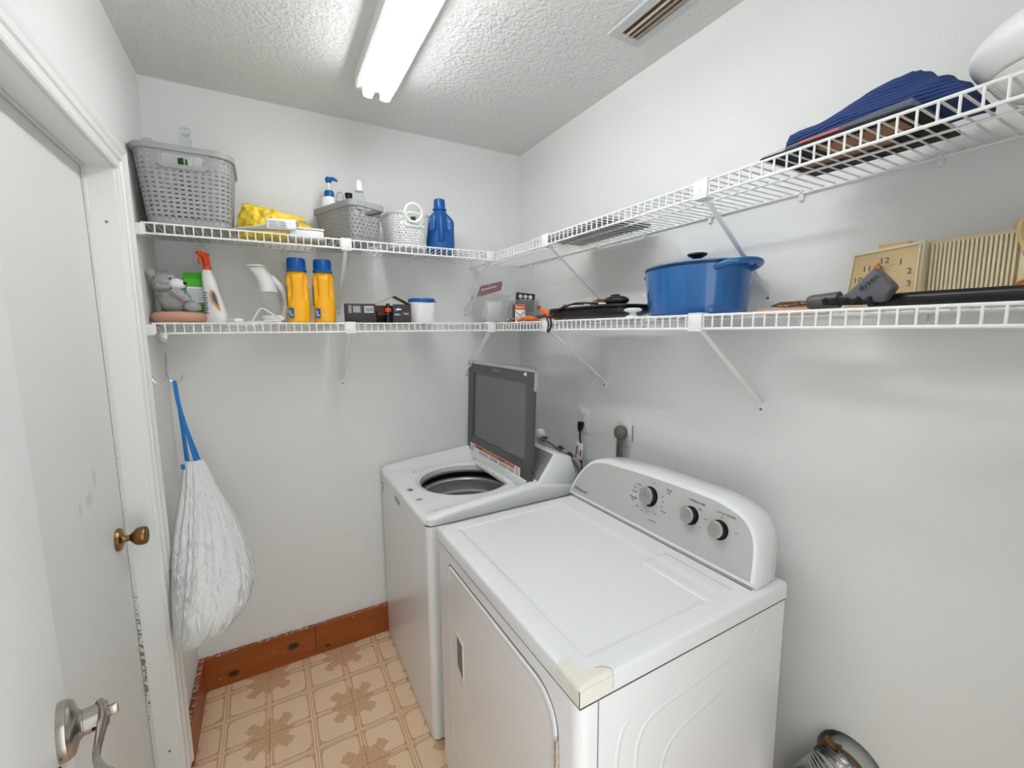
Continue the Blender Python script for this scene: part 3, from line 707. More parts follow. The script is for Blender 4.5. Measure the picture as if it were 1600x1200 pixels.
# door
def rr2(y0, y1, z0, z1, rs, k=8):
    o = []
    for cy, cz, a0, r in ((y1, z1, 0, rs[0]), (y0, z1, 90, rs[1]), (y0, z0, 180, rs[2]), (y1, z0, 270, rs[3])):
        sy = 1 if cy == y1 else -1; sz = 1 if cz == z1 else -1
        for i in range(k+1):
            a = math.radians(a0+90*i/k); o.append((cy-sy*r+r*math.cos(a), cz-sz*r+r*math.sin(a)))
    return o
dy0, dy1, dz0, dz1 = -1.494, -.905, .16, .797
rs = (.025, .075, .05, .02)
def offs(o, d):
    cy = (dy0+dy1)/2; cz = (dz0+dz1)/2
    return [(y-math.copysign(d, y-cy), z-math.copysign(d, z-cz)) for y, z in o]
fr0 = rr2(dy0, dy1, dz0, dz1, rs)
fx = EX0+.004
bm = nb(); loft(bm, [[(fx-.0008, y, z) for y, z in fr0], [(fx-.004, y, z) for y, z in fr0], [(fx-.0065, y, z) for y, z in offs(fr0, .004)], [(fx-.0045, y, z) for y, z in offs(fr0, .010)], [(fx-.0045, y, z) for y, z in offs(fr0, .02)]], True, True)
door_ = part('door', bm, 'white_enamel', t, ang=60)
bm = nb(); o_ = rr2(dy0-.003, dy1+.003, dz0-.003, dz1+.003, (.027, .078, .052, .022)); loft(bm, [[(fx-.0002, y, z) for y, z in o_], [(fx-.0012, y, z) for y, z in o_]]); part('door_gap', bm, 'mid_grey', t, smooth=False)
bm = nb(); hy0, hy1, hz0, hz1 = -1.022, -.974, .475, .61
hp = [(hy1, hz1), (hy0, hz1-.012), (hy0, hz0+.0), (hy1, hz0+.02)]
loft(bm, [[(fx-.0046, y, z) for y, z in hp], [(fx-.0068, y, z) for y, z in hp], [(fx-.0068, y*.8+.2*(-.998), z*.85+.15*.545) for y, z in hp]], True, False); part('handle_rim', bm, 'white_plastic', door_, smooth=False)
hq = [(y*.78+.22*(-.998), z*.84+.16*.545) for y, z in hp]
bm = nb(); loft(bm, [[(fx-.0069, y, z) for y, z in hq], [(fx-.0074, y, z) for y, z in hq]]); part('handle_pocket', bm, 'mid_grey', door_, smooth=False)
for z in (.68, .24):
    bm = nb(); cyl(bm, (fx-.006, dy0-.0045, z-.04), (fx-.006, dy0-.0045, z+.04), .0045, n=12)
    for k in (-.02, 0, .02): cyl(bm, (fx-.006, dy0-.0045, z+k-.001), (fx-.006, dy0-.0045, z+k+.001), .0052, n=12)
    part('door_hinge', bm, 'chrome', door_)
# pressed ribs on the side
def rib(pts, r=.006, k=8):
    bm = nb(); p = bez([(x, EY0+.004, z) for x, z in pts], k)
    N = len(p); rr = [r*min(1, (min(i, N-1-i)+.3)/5) for i in range(N)]
    tube(bm, p, rr, 10, flat=.28, upv=(1, 0, 0)); 
    return bm
for pts in ([(-.722, .40), (-.711, .6), (-.704, .70), (-.690, .742), (-.672, .752)], [(-.66, .5), (-.655, .64), (-.645, .70), (-.60, .735), (-.45, .752), (-.30, .768)],
            [(-.60, .40), (-.585, .54), (-.57, .62), (-.53, .655), (-.45, .675), (-.375, .69)], [(-.27, .783), (-.255, .790), (-.24, .791)]):
    bm = rib(pts)
    for v in bm.verts: v.co.y = EY0+.004 + (v.co.y-EY0-.004)*.9
    part('pressed_rib', bm, 'white_enamel', t, ang=70)
# console
CO = [(-.798, .882), (-.803, .915), (-.829, .971), (-.864, 1.012), (-.900, 1.035), (-.949, 1.047), (-1.03, 1.053), (-1.116, 1.058), (-1.269, 1.062), (-1.37, 1.0615), (-1.418, 1.058), (-1.485, 1.041), (-1.522, 1.007), (-1.538, .959), (-1.547, .882)]
co = bez([(0, y, z) for y, z in CO], 5); co = [(p.y, p.z) for p in co]
def face_x(z): return -.255 + (z-.88)*.05/.17
def ins(o, d):
    cy, cz = -1.17, .93
    r = []
    for i, (y, z) in enumerate(o):
        a = Vector(o[max(i-1, 0)]); b = Vector(o[min(i+1, len(o)-1)]); tt = (b-a).normalized(); nn = Vector((-tt.y, tt.x))
        if nn.dot(Vector((cy-y, cz-z))) < 0: nn = -nn
        q = Vector((y, z))+nn*d; r.append((q.x, max(q.y, .8822+ (d if d > 0 else 0))))
    return r
bm = nb()
R = [[(face_x(z)+.105-(z-.88)*.05, y*.997-.0035, z) for y, z in ins(co, .012)], [(face_x(z)+.09-(z-.88)*.05, y, z) for y, z in ins(co, .003)], [(face_x(z)+.03, y, z) for y, z in co], [(face_x(z)+.006, y, z) for y, z in co], [(face_x(z), y, z) for y, z in ins(co, .004)], [(face_x(z), y, z) for y, z in ins(co, .012)]]
loft(bm, R); cb_ = part('console_body', bm, 'white_enamel', t, ang=45)
pn = ins(co, .013)
bm = nb(); loft(bm, [[(face_x(z)-.0002, y, z) for y, z in pn], [(face_x(z)-.0016, y, z) for y, z in pn]]); part('console_panel', bm, 'console_grey', cb_, smooth=False)
bm = nb(); b2(bm, (-.2595, -1.543, .8805), (-.2575, -.802, .8835)); part('console_gap', bm, 'mid_grey', cb_, smooth=False)
cn = Vector((-.17, 0, .05)).normalized(); cu = Vector((.05, 0, .17)).normalized()
def cpt(y, z, h=.0018): return Vector((face_x(z), y, z)) + cn*h
cdir = axm(cn)
for y, z, r, lab in ((-1.181, .990, .0275, 'large chrome-edged knob'), (-1.335, .986, .0225, None), (-1.427, .981, .0225, None)):
    bm = nb(); lathe(bm, [(r+.004, 0), (r+.0035, .0015), (r-.001, .002), (r-.001, .018), (r-.003, .018)], 48, cpt(y, z), cdir, (True, True)); k1 = part('knob_skirt', bm, 'black', cb_)
    bm = nb(); lathe(bm, [(r-.001, .018), (r+.0005, .0195), (r, .0235), (r-.002, .0245), (r-.003, .0235), (.001, .0225)], 48, cpt(y, z), cdir); part('control_knob', bm, 'silver', cb_, label=lab)
    bm = nb(); box(bm, cpt(y-.006, z+.0, .0245), (.0008, r*.8, .0008), 0, Matrix.Rotation(.5 if r > .025 else .1, 3, 'X')); part('knob_pointer', bm, 'ink', cb_, smooth=False)
yd = cu
text('Whirlpool', .0175, cpt(-.862, .9125, .0017), (0, -1, 0), yd, 'ink_dark', cb_)
text('TEMPERATURE', .0085, cpt(-1.345, 1.0265, .0017), (0, -1, 0), yd, 'ink_dark', cb_)
text('CYCLE SIGNAL', .0085, cpt(-1.437, 1.0235, .0017), (0, -1, 0), yd, 'ink_dark', cb_)
text('Timed\nDry', .0085, cpt(-1.247, 1.025, .0017), (0, -1, 0), yd, 'ink_dark', cb_)
text('Automatic\nDry', .0085, cpt(-1.118, .965, .0017), (0, -1, 0), yd, 'ink_dark', cb_)
text('Touch Up', .007, cpt(-1.21, .925, .0017), (0, -1, 0), yd, 'ink_dark', cb_)
for s_, y, z in (('Off', -1.427, 1.0135), ('On', -1.474, .99), ('High', -1.36, 1.012), ('Low', -1.382, .993), ('Air', -1.372, .966), ('Heavy', -1.115, 1.0), ('Normal', -1.118, .987), ('Delicate', -1.128, 1.013), ('Damp', -1.14, .948), ('Wrinkle', -1.243, .964), ('Off', -1.185, 1.033), ('60', -1.23, 1.005), ('40', -1.234, .99), ('20', -1.233, .975), ('Off', -1.215, .948), ('Low', -1.163, .941)):
    text(s_, .006, cpt(y, z, .0017), (0, -1, 0), yd, 'ink', cb_)
bm = nb()
for y, z, r, n_ in ((-1.181, .990, .037, 20), (-1.335, .986, .031, 5), (-1.427, .981, .031, 4)):
    for k in range(n_):
        a = -2.2+4.4*k/(n_-1) if n_ < 10 else 2*PI*k/n_
        cyl(bm, cpt(y-r*math.sin(a), z+r*math.cos(a), .0016), cpt(y-r*math.sin(a), z+r*math.cos(a), .0020), .0013, n=8)
part('dial_dots', bm, 'ink_white', cb_)
bm = nb(); box(bm, cpt(-1.118, .996, .002), (.0008, .03, .0014), 0); part('pointer_line', bm, 'ink_white', cb_, smooth=False)
# yellowed tape on two corners of the top, following the rolled edge
def skin(bm, xr, yr, h=.0009):
    n1 = max(3, int(abs(xr[1]-xr[0])/.0015)); n2 = max(3, int(abs(yr[1]-yr[0])/.0015))
    g = [[bm.verts.new((xr[0]+(xr[1]-xr[0])*i/n1, yr[0]+(yr[1]-yr[0])*j/n2, topz(xr[0]+(xr[1]-xr[0])*i/n1, yr[0]+(yr[1]-yr[0])*j/n2)+h)) for j in range(n2+1)] for i in range(n1+1)]
    for i in range(n1):
        for j in range(n2): bm.faces.new((g[i][j], g[i+1][j], g[i+1][j+1], g[i][j+1]))
bm = nb(); skin(bm, (EX0, EX0+.03), (EY0, EY0+.07)); skin(bm, (EX0+.03, EX0+.078), (EY0, EY0+.024))
b2(bm, (EX0-.0012, EY0-.0012, .843), (EX0-.0002, EY0+.07, .8745)); b2(bm, (EX0-.0012, EY0-.0012, .843), (EX0+.078, EY0-.0002, .8745))
part('corner_tape', bm, 'tape_yellow', t, ang=60, label='yellowed tape over the near front corner')
bm = nb(); skin(bm, (EX0, EX0+.036), (EY1-.03, EY1)); b2(bm, (EX0-.0012, EY1-.03, .866), (EX0-.0002, EY1, .8745)); part('corner_tape', bm, 'tape_yellow', t, ang=60, label='small yellowed tape on the far front corner')
bm = nb(); tube(bm, bez([(EX0+.004, EY0+.0705, .8812), (EX0+.02, EY0+.0695, .8812), (EX0+.031, EY0+.066, .8812)]), .0004, 6); tube(bm, bez([(EX0+.0775, EY0-.0015, .85), (EX0+.0785, EY0+.002, .8822), (EX0+.07, EY0+.018, .8822), (EX0+.055, EY0+.024, .8818)]), .0004, 6); part('tape_edge', bm, 'ink', t)

# ================================================================== ITEMS: BASKETS
def rrpath(a, b, r, n):
    """n points evenly along a rounded rectangle of half sizes a, b; starts at the middle of the -y side"""
    segs = []; r = min(r, a*.98, b*.98)
    L = [('l', (0, -b), (a-r, -b)), ('a', (a-r, -b+r), -90), ('l', (a, -b+r), (a, b-r)), ('a', (a-r, b-r), 0), ('l', (a-r, b), (-a+r, b)), ('a', (-a+r, b-r), 90), ('l', (-a, b-r), (-a, -b+r)), ('a', (-a+r, -b+r), 180), ('l', (-a+r, -b), (0, -b))]
    lens = [math.dist(s[1], s[2]) if s[0] == 'l' else r*PI/2 for s in L]; T_ = sum(lens); out = []
    for i in range(n):
        d = T_*i/n
        for s, l in zip(L, lens):
            if d <= l+1e-12: break
            d -= l
        f = d/l if l else 0
        if s[0] == 'l': out.append((s[1][0]+(s[2][0]-s[1][0])*f, s[1][1]+(s[2][1]-s[1][1])*f))
        else:
            t_ = math.radians(s[2]+90*f); out.append((s[1][0]+r*math.cos(t_), s[1][1]+r*math.sin(t_)))
    return out
def basket_wall(bm, bot, top, h, ncol, nrow, z0, z1, fu, fv, stag=False, skip=None, z_off=0, diamond=False):
    """bot/top = (a, b, r). Perforated wall; every hole is open."""
    N = ncol*4
    pb, pt = rrpath(*bot, N), rrpath(*top, N)
    def P(i, z):
        t_ = z/h; i %= N; a = pb[i]; b = pt[i]; return (a[0]+(b[0]-a[0])*t_, a[1]+(b[1]-a[1])*t_, z+z_off)
    # horizontal levels: 4 per row band
    rows = [0, z0]
    dz = (z1-z0)/nrow
    cache = {}
    def Q(u, z):
        k = (round(u % N, 3), round(z, 6))
        if k not in cache:
            i0 = math.floor(u); f = u-i0; a = P(i0, z); b = P(i0+1, z); cache[k] = bm.verts.new(tuple(a[q]+(b[q]-a[q])*f for q in range(3)))
        return cache[k]
    def strip(za, zb, off=0):
        for c in range(N): bm.faces.new((Q(c+off, za), Q(c+1+off, za), Q(c+1+off, zb), Q(c+off, zb)))
    strip(0, z0)
    for r_ in range(nrow):
        off = 2 if (stag and r_ % 2) else 0
        za = z0+dz*r_; zb = za+dz; m0 = za+dz*(1-fv)/2; m1 = zb-dz*(1-fv)/2
        for c in range(ncol):
            u0 = c*4+off; u1 = u0+4; w_ = 4*(1-fu)/2; a, b = u0+w_, u1-w_
            if skip and skip(c, r_) == 1: continue
            if skip and skip(c, r_) == 2:
                for q in range(4): bm.faces.new((Q(u0+q, za), Q(u0+q+1, za), Q(u0+q+1, zb), Q(u0+q, zb)))
                continue
            if diamond:
                mu = (u0+u1)/2; mz = (za+zb)/2
                bm.faces.new((Q(u0, za), Q(mu, za), Q(mu, m0), Q(a, mz), Q(u0, mz))); bm.faces.new((Q(mu, za), Q(u1, za), Q(u1, mz), Q(b, mz), Q(mu, m0)))
                bm.faces.new((Q(u1, mz), Q(u1, zb), Q(mu, zb), Q(mu, m1), Q(b, mz))); bm.faces.new((Q(mu, zb), Q(u0, zb), Q(u0, mz), Q(a, mz), Q(mu, m1)))
            else:
                c1 = [Q(u0, za), Q(u1, za), Q(u1, zb), Q(u0, zb)]; c2 = [Q(a, m0), Q(b, m0), Q(b, m1), Q(a, m1)]
                for q in range(4): bm.faces.new((c1[q], c1[(q+1) % 4], c2[(q+1) % 4], c2[q]))
    strip(z1, h)
    bm.faces.new([Q(c, 0) for c in range(N)][::-1])
def rim_band(bm, a, b, r, z, hh, outw, n=96):
    rings = []
    for da, dz in ((-.001, -hh), (outw, -hh+.002), (outw, -.002), (outw-.002, 0), (0, .001), (-.002, -.001), (-.002, -hh)):
        rings.append([(x, y, z+dz) for x, y in rrpath(a+da, b+da, r+da, n)])
    loft(bm, rings+[rings[0]], False, False)

# large grey laundry basket
bt = thing('laundry_basket', 'large grey slotted plastic basket at the left end of the upper shelf', 'basket', (-1.444, -.172, D2))
hB = .245
def skipL(c, r_): return 2 if (r_ >= 11 and (c <= 3 or c >= 45)) else 0
bm = nb(); basket_wall(bm, (.113, .112, .04), (.135, .135, .05), hB, 49, 15, .022, .232, .55, .26, skip=lambda c, r_: (1 if (12 <= r_ <= 14 and (c <= 2 or c >= 46)) else skipL(c, r_)))
part('basket_body', bm, 'grey_plastic', bt, w=False, ang=40, solid=.002)
bm = nb(); rim_band(bm, .135, .135, .05, hB, .02, .007); part('basket_rim', bm, 'grey_plastic', bt, w=False)
bm = nb(); rim_band(bm, .1135, .1125, .04, .021, .021, .0018); part('basket_foot', bm, 'grey_plastic', bt, w=False)
def yw(z): return -(.112+(.135-.112)*z/hB)
ho = [(x, z) for x, z in rr2(-.070, .070, .176, .236, (.006, .006, .022, .022), 5)]
hi_ = [(x, z) for x, z in rr2(-.056, .056, .189, .219, (.008, .008, .013, .013), 5)]
bm = nb(); loft(bm, [[(x, yw(z)-.001, z) for x, z in hi_], [(x, yw(z)-.004, z) for x, z in hi_], [(x, yw(z)-.004, z) for x, z in ho], [(x, yw(z)+.001, z) for x, z in ho]], False, False); part('basket_handle', bm, 'grey_plastic', bt, w=False, ang=40)
# what stands in it
def clear_handle(x, y, ztop, lean, label):
    t_ = thing('clear_plastic_ladle', label, 'utensil', (x, y, D2+.003))
    h_ = ztop-D2-.003
    bm = nb(); p = [(lean*(1-k/10)*.5, 0, h_*k/10) for k in range(11)]
    rings = []
    for k, q in enumerate(p):
        r_ = .010+.008*k/10 if k < 10 else .006
        rings.append([(q[0]+r_*math.cos(a*PI/8), q[1]+.0025*math.sin(a*PI/8), q[2]) for a in range(16)])
    loft(bm, rings); part('handle', bm, 'clear', t_, w=False)
    bm = nb(); tube(bm, [(lean*.25*math.cos(0)+.015*math.cos(a*PI/8)-lean*.25+.0*a, -.001, h_-.01+.013*math.sin(a*PI/8)) for a in range(16)], .003, 6, closed=True); part('hanging_loop', bm, 'clear', t_, w=False)
    bm = nb(); sphere(bm, (lean*.5, 0, .03), (.03, .012, .028), sub=2); part('bowl', bm, 'clear', t_, w=False)
clear_handle(-1.452, -.10, 2.245, -.02, 'clear plastic handle standing up in the middle of the large grey basket')
clear_handle(-1.545, -.20, 2.155, .02, 'clear plastic handle poking out at the left corner of the large grey basket')
t_ = thing('green_bottle', 'dark green bottle seen through the handle slot of the large grey basket', 'bottle', (-1.455, -.21, D2+.003))
bm = nb(); loftz(bm, [(0, .03, .03), (.11, .031, .031), (.15, .027, .027), (.175, .014, .014), (.215, .012, .012)], 24); part('body', bm, 'green_dark', t_, w=False)
bm = nb(); cyl(bm, (0, 0, .2151), (0, 0, .232), .014, n=20); part('cap', bm, 'green_dark', t_, w=False)
t_ = thing('white_bottle', 'white bottle beside the green one inside the large grey basket', 'bottle', (-1.38, -.19, D2+.003))
bm = nb(); loftz(bm, [(0, .03, .03), (.17, .03, .03), (.2, .02, .02), (.225, .018, .018)], 24); part('body', bm, 'white_plastic', t_, w=False)
bm = nb(); cyl(bm, (0, 0, .2251), (0, 0, .236), .02, n=20); part('cap', bm, 'paper', t_, w=False)

# yellow bag
t = thing('yellow_plastic_bag', 'crumpled yellow plastic bag lying on the upper shelf', 'bag', (-1.172, -.15, D2), math.radians(-4))
bm = nb(); rings = []; NX = 26
for i in range(NX+1):
    u = i/NX; x = -.14+.28*u
    hz = [(0, .03), (.04, .085), (.1, .118), (.3, .112), (.45, .105), (.55, .098), (.7, .082), (.85, .062), (.95, .03), (1, .006)]
    for (a, ha), (b, hb) in zip(hz, hz[1:]):
        if u <= b: h_ = ha+(hb-ha)*(u-a)/(b-a); break
    ry = .085*math.sin(PI*min(1, max(.02, u*.93+.05)))**.5
    ring = []
    for k in range(28):
        a = 2*PI*k/28; cy_, cz_ = math.cos(a), math.sin(a)
        z = h_*(.5+.5*math.copysign(abs(cz_)**.8, cz_)); z = max(z, .001)
        ring.append((x, ry*math.copysign(abs(cy_)**.8, cy_)*(1-.35*z/.12), z))
    rings.append(ring)
loft(bm, rings); bmesh.ops.subdivide_edges(bm, edges=bm.edges, cuts=1, use_grid_fill=True); bm.normal_update()
for v in bm.verts:
    q = Vector((v.co.x*1.0, v.co.y, v.co.z)); d = noise.noise(q*17)
    rdg = 1-abs(noise.noise(q*26+Vector((3, 1, 2))))*2
    v.co += v.normal*(.009*d+.011*rdg+.006*noise.noise(q*60)) ; v.co.z = max(v.co.z, .0005)
part('bag_body', bm, 'yellow_bag', t, w=False, ang=25)
bm = nb(); pts = []
for i in range(15):
    u = i/14; x = -.12+.21*u; z = .116-.035*u+.006*math.sin(u*9)
    pts.append([(x, -.035+.012*math.sin(u*13), z-.012), (x, -.028, z+.002), (x, .0, z+.008+.005*math.sin(u*17)), (x+.005, .02, z-.004)])
loft(bm, pts, False, False, closed=False); part('gathered_neck', bm, 'yellow_bag', t, w=False, solid=.0012)
bm = nb(); box(bm, (-.032, -.083, .052), (.012, .002, .026), 0, Matrix.Rotation(-.35, 3, 'X')); part('printed_mark', bm, 'ink_orange', t, w=False, smooth=False)
# white papers and a white box under them
t = thing('white_plastic_box', 'low white plastic box tucked against the yellow bag', 'box', (-1.085, -.215, D2))
bm = nb(); b2(bm, (-.06, -.03, 0), (.06, .03, .034), .006); part('box_body', bm, 'white_plastic', t, w=False)
bm = nb(); b2(bm, (-.062, -.032, .0342), (.062, .032, .041), .003); part('lid', bm, 'white_plastic', t, w=False)
t = thing('loose_papers', 'folded white printed papers in front of the yellow bag', 'papers', (-1.21, -.27, D2))
def sheet(parent, pts, m, name, label=None, th=.0008):
    bm = nb(); loft(bm, pts, False, False, closed=False); return part(name, bm, m, parent, w=False, solid=th, ang=60)
for k in range(3):
    P_ = []
    for i in range(11):
        u = i/10; x = -.115+.2*u; P_.append([(x+.006*k, .03-.05*v, .003+.004*k+.026*u+(.020*v*u*(1-v*.4))+.004*math.sin(u*5+k+v*2)) for v in (0, .33, .66, 1)])
    sheet(t, [[(a, b-.006*k, c) for a, b, c in row] for row in P_], 'paper', 'paper_sheet')
P_ = [[(-.01+.095*i/6, -.0335-.0005*j, .012+.036*(j/4)+.004*i/6) for j in range(5)] for i in range(7)]
sheet(t, P_, 'paper', 'folded_sheet')
bm = nb()
for j in range(6):
    for (a, b) in ((.0, .022), (.026, .05)) if j % 2 else ((.0, .03), (.033, .055)):
        b2(bm, (a, -.0362, .018+j*.0048), (b, -.0352, .0192+j*.0048))
part('printed_lines', bm, 'ink', t, w=False, smooth=False)

# small grey basket with bottles
RZ = math.radians(24)
bt = thing('storage_basket', 'small grey plastic basket with diamond holes, bottles standing inside', 'basket', (-.918, -.168, D2), RZ)
ab, bb_ = .060, .115; at, btp = .076, .138; hS = .15
bm = nb(); basket_wall(bm, (ab, bb_, .02), (at, btp, .025), hS, 40, 8, .014, .128, .42, .42, stag=True, diamond=True, skip=lambda c, r_: 1 if (r_ == 7 and (c <= 2 or c >= 37)) else (1 if (r_ == 6 and (c <= 2 or c >= 37)) else 0))
part('basket_body', bm, 'grey_plastic', bt, w=False, ang=40, solid=.0018)
bm = nb(); rim_band(bm, at, btp, .025, hS, .024, .005); part('basket_rim', bm, 'grey_plastic', bt, w=False)
def local(par, x, y, z=0): 
    v = mtx_of(par) @ Vector((x, y, z)); return (v.x, v.y, v.z)
# pump bottle
p = local(bt, -.030, .082, .003); t = thing('pump_bottle', 'white pump bottle with a blue pump in the small grey basket', 'bottle', p)
bm = nb(); loftz(bm, [(0, .031, .021), (.005, .033, .023), (.17, .033, .023), (.185, .028, .02), (.190, .018, .018)], 28, 2.6); part('body', bm, 'white_plastic', t, w=False)
bm = nb(); lathe(bm, [(.0195, .1905), (.0195, .207), (.016, .214), (.006, .216)], 24); part('collar', bm, 'blue_cap', t, w=False)
bm = nb(); cyl(bm, (0, 0, .216), (0, 0, .248), .0045, n=12); part('pump_stem', bm, 'white_plastic', t, w=False)
bm = nb(); lathe(bm, [(.009, .246), (.013, .252), (.013, .262), (.009, .266)], 20); tube(bm, [(0, 0, .260), (.018, -.004, .262), (.034, -.007, .254)], [.008, .007, .0045], 10); part('pump_head', bm, 'blue_cap', t, w=False)
t.scale = (1, 1, 1.045)
# clear bottle with white cap
p = local(bt, .036, -.030, .003); t = thing('clear_bottle', 'clear round bottle with a tall white cap in the small grey basket', 'bottle', p)
bm = nb(); loftz(bm, [(0, .026, .026), (.10, .028, .028), (.165, .030, .030), (.195, .018, .018), (.2, .0165, .0165), (.208, .0165, .0165)], 32); part('body', bm, 'frosted', t, w=False)
bm = nb(); lathe(bm, [(.018, .2085), (.018, .212), (.0145, .214), (.0135, .246), (.0125, .248)], 24); part('cap', bm, 'white_plastic', t, w=False)
t.scale = (1, 1, 1.035)
p = local(bt, -.012, .034, .003); t = thing('domed_clear_bottle', 'small clear bottle with a domed cap between the pump bottle and the white-capped one', 'bottle', p)
bm = nb(); loftz(bm, [(0, .02, .02), (.15, .02, .02), (.17, .014, .014), (.176, .014, .014)], 20); part('body', bm, 'frosted', t, w=False)
bm = nb(); lathe(bm, [(.016, .1765), (.016, .20), (.011, .212), (.001, .216)], 20); part('cap', bm, 'clear', t, w=False)
p = local(bt, .036, .044, .003); t = thing('black_capped_bottle', 'small bottle with a black tapered cap in the small grey basket', 'bottle', p)
bm = nb(); loftz(bm, [(0, .017, .017), (.15, .017, .017), (.165, .010, .010), (.17, .009, .009)], 20); part('body', bm, 'mid_grey', t, w=False)
bm = nb(); lathe(bm, [(.010, .1705), (.016, .193), (.0155, .198), (.001, .199)], 20); part('cap', bm, 'black', t, w=False)
t.scale = (1, 1, 1.12)
p = local(bt, .0, -.095, .003); t = thing('white_reel', 'white plastic reel showing through the handle slot of the small grey basket', 'reel', p)
bm = nb(); lathe(bm, [(.024, .092), (.024, .096), (.01, .098), (.01, .124), (.02, .126), (.02, .129)], 24); lathe(bm, [(.022, 0), (.022, .0915)], 24); part('spool', bm, 'white_plastic', t, w=False)

# white woven basket with a ring handle
bt = thing('white_basket', 'white perforated basket with a round ring handle', 'basket', (-.682, -.165, D2), math.radians(4))
hW = .142
bm = nb(); basket_wall(bm, (.076, .085, .06), (.093, .105, .07), hW, 46, 12, .012, .132, .55, .42, stag=True, skip=lambda c, r_: (1 if (r_ >= 8 and (c <= 1 or c >= 44)) else 2 if (r_ >= 7 and (c <= 2 or c >= 43)) else 0))
part('basket_body', bm, 'white_plastic', bt, w=False, ang=40, solid=.002)
for sy in (-1, 1):
    bm = nb(); cz = .138
    tube(bm, [(.0+.037*math.cos(2*PI*k/40), sy*(.105+.004*math.sin(2*PI*k/40)+.0015), cz+.036*math.sin(2*PI*k/40)) for k in range(40)], .0058, 10, closed=True, flat=.9)
    part('ring_handle', bm, 'white_plastic', bt, w=False)
bm = nb(); rings = []
for da, dz in ((.0015, -.006), (.003, 0), (-.002, .002), (-.002, -.006)): rings.append([(x, y, hW+dz) for x, y in rrpath(.093+da, .105+da, .07, 64)])
loft(bm, rings+[rings[0]], False, False); part('basket_rim', bm, 'white_plastic', bt, w=False)
t = thing('green_capped_bottle', 'small clear bottle with a green cap inside the white basket', 'bottle', (-.655, -.20, D2+.004))
bm = nb(); loftz(bm, [(0, .016, .016), (.10, .016, .016), (.115, .01, .01)], 18); part('body', bm, 'frosted', t, w=False)
bm = nb(); cyl(bm, (0, 0, .1151), (0, 0, .135), .011, n=18); part('cap', bm, 'green_dark', t, w=False)
t = thing('silver_canister', 'small shiny canister seen through the ring of the white basket', 'canister', (-.702, -.185, D2+.004))
bm = nb(); loftz(bm, [(0, .018, .018), (.11, .018, .018), (.125, .012, .012), (.13, .006, .006)], 20); part('body', bm, 'silver', t, w=False)
bm = nb(); cyl(bm, (0, 0, .1301), (0, 0, .137), .008, n=14); part('cap', bm, 'white_plastic', t, w=False)

# blue detergent jug
t = thing('detergent_jug', 'dark blue detergent jug with a moulded handle on the upper shelf', 'bottle', (-.520, -.165, D2), math.radians(-16))
def jugfn(x, y, z, a):
    # grip column facing the camera (-y), hollows on either side of it
    a = (a+PI/2) % (2*PI); a = a-2*PI if a > PI else a       # 0 = -y
    k = math.exp(-((z-.128)/.038)**4)
    hol = math.exp(-((abs(a)-.62)/.25)**2)*k
    s = 1-.34*hol
    return x*s, y*s
bm = nb(); pr = []
for i in range(41):
    z = .19*i/40
    if z < .008: r_ = .9+.1*z/.008
    elif z < .13: r_ = 1
    else: r_ = 1-.62*sm((z-.13)/.062)**1.2
    pr.append((z, .0625*r_+.001, .05*(r_ if r_ > .5 else r_)+.003))
loftz(bm, pr, 64, 2.5, jugfn); part('body', bm, 'blue_jug', t, w=False, ang=50)
bm = nb(); lathe(bm, [(.031, .190), (.031, .196), (.0265, .199), (.0255, .228), (.0235, .236), (.0215, .237), (.0205, .233), (.001, .233)], 40); part('cap', bm, 'blue_cap', t, w=False)
bm = nb(); tube(bm, bez([(0, -.052, .05), (0, -.056, .075), (0, -.054, .11), (0, -.047, .15), (0, -.03, .178)], 6), .013, 14, flat=1.0); part('grip', bm, 'blue_jug', t, w=False)

# small dark thing lying at the far end of the upper right shelf
t = thing('dark_flat_folder', 'thin dark grey folder lying near the corner on the upper right shelf', 'folder', (-.15, -.80, D2))
bm = nb(); b2(bm, (-.11, -.19, 0), (.10, .19, .012), .002); part('cover', bm, 'dark_grey', t, w=False)
bm = nb(); b2(bm, (-.105, -.185, .0121), (.095, .185, .016), .001); part('top_sheet', bm, 'mid_grey', t, w=False)

# ================================================================== ITEMS: LOWER BACK SHELF
# plush toy on a salmon cushion
t = thing('round_cushion', 'flat salmon pink ring cushion under the grey plush toy', 'cushion', (-1.508, -.20, D1))
bm = nb(); rings = []
for i in range(40):
    a = 2*PI*i/40; rr_ = .0195*(1+.05*math.sin(a*11))
    rings.append([((.052+rr_*math.cos(b))*math.cos(a)*1.12, (.052+rr_*math.cos(b))*math.sin(a), .0195+.0195*math.sin(b)) for b in [2*PI*k/12 for k in range(12)]])
loft(bm, rings+[rings[0]], False, False); disp(bm, .002, 60); part('ring', bm, 'salmon', t, w=False, ang=80)
bm = nb(); loftz(bm, [(.004, .045, .04), (.03, .048, .042)], 24); part('inner_pad', bm, 'teal', t, w=False)
t = thing('plush_toy', 'grey woolly plush toy slumped on the pink ring cushion', 'toy', (-1.515, -.20, D1+.032))
def fuzz(bm, amp=.0055):
    bm.normal_update()
    for v in bm.verts: v.co += v.normal*(amp*noise.noise(v.co*110)+amp*.7*noise.noise(v.co*230))
bm = nb(); sphere(bm, (.0, 0, .048), (.046, .042, .046), sub=4); fuzz(bm); part('body', bm, 'cloth_plush', t, w=False, ang=80)
bm = nb(); sphere(bm, (-.022, -.004, .105), (.036, .036, .036), sub=4); fuzz(bm); part('head', bm, 'cloth_plush', t, w=False, ang=80)
for ex, ey in ((-.058, -.012), (-.02, .028)):
    bm = nb(); sphere(bm, (ex, ey, .135), (.015, .012, .016), sub=3); fuzz(bm, .002); part('ear', bm, 'cloth_plush', t, w=False, ang=80)
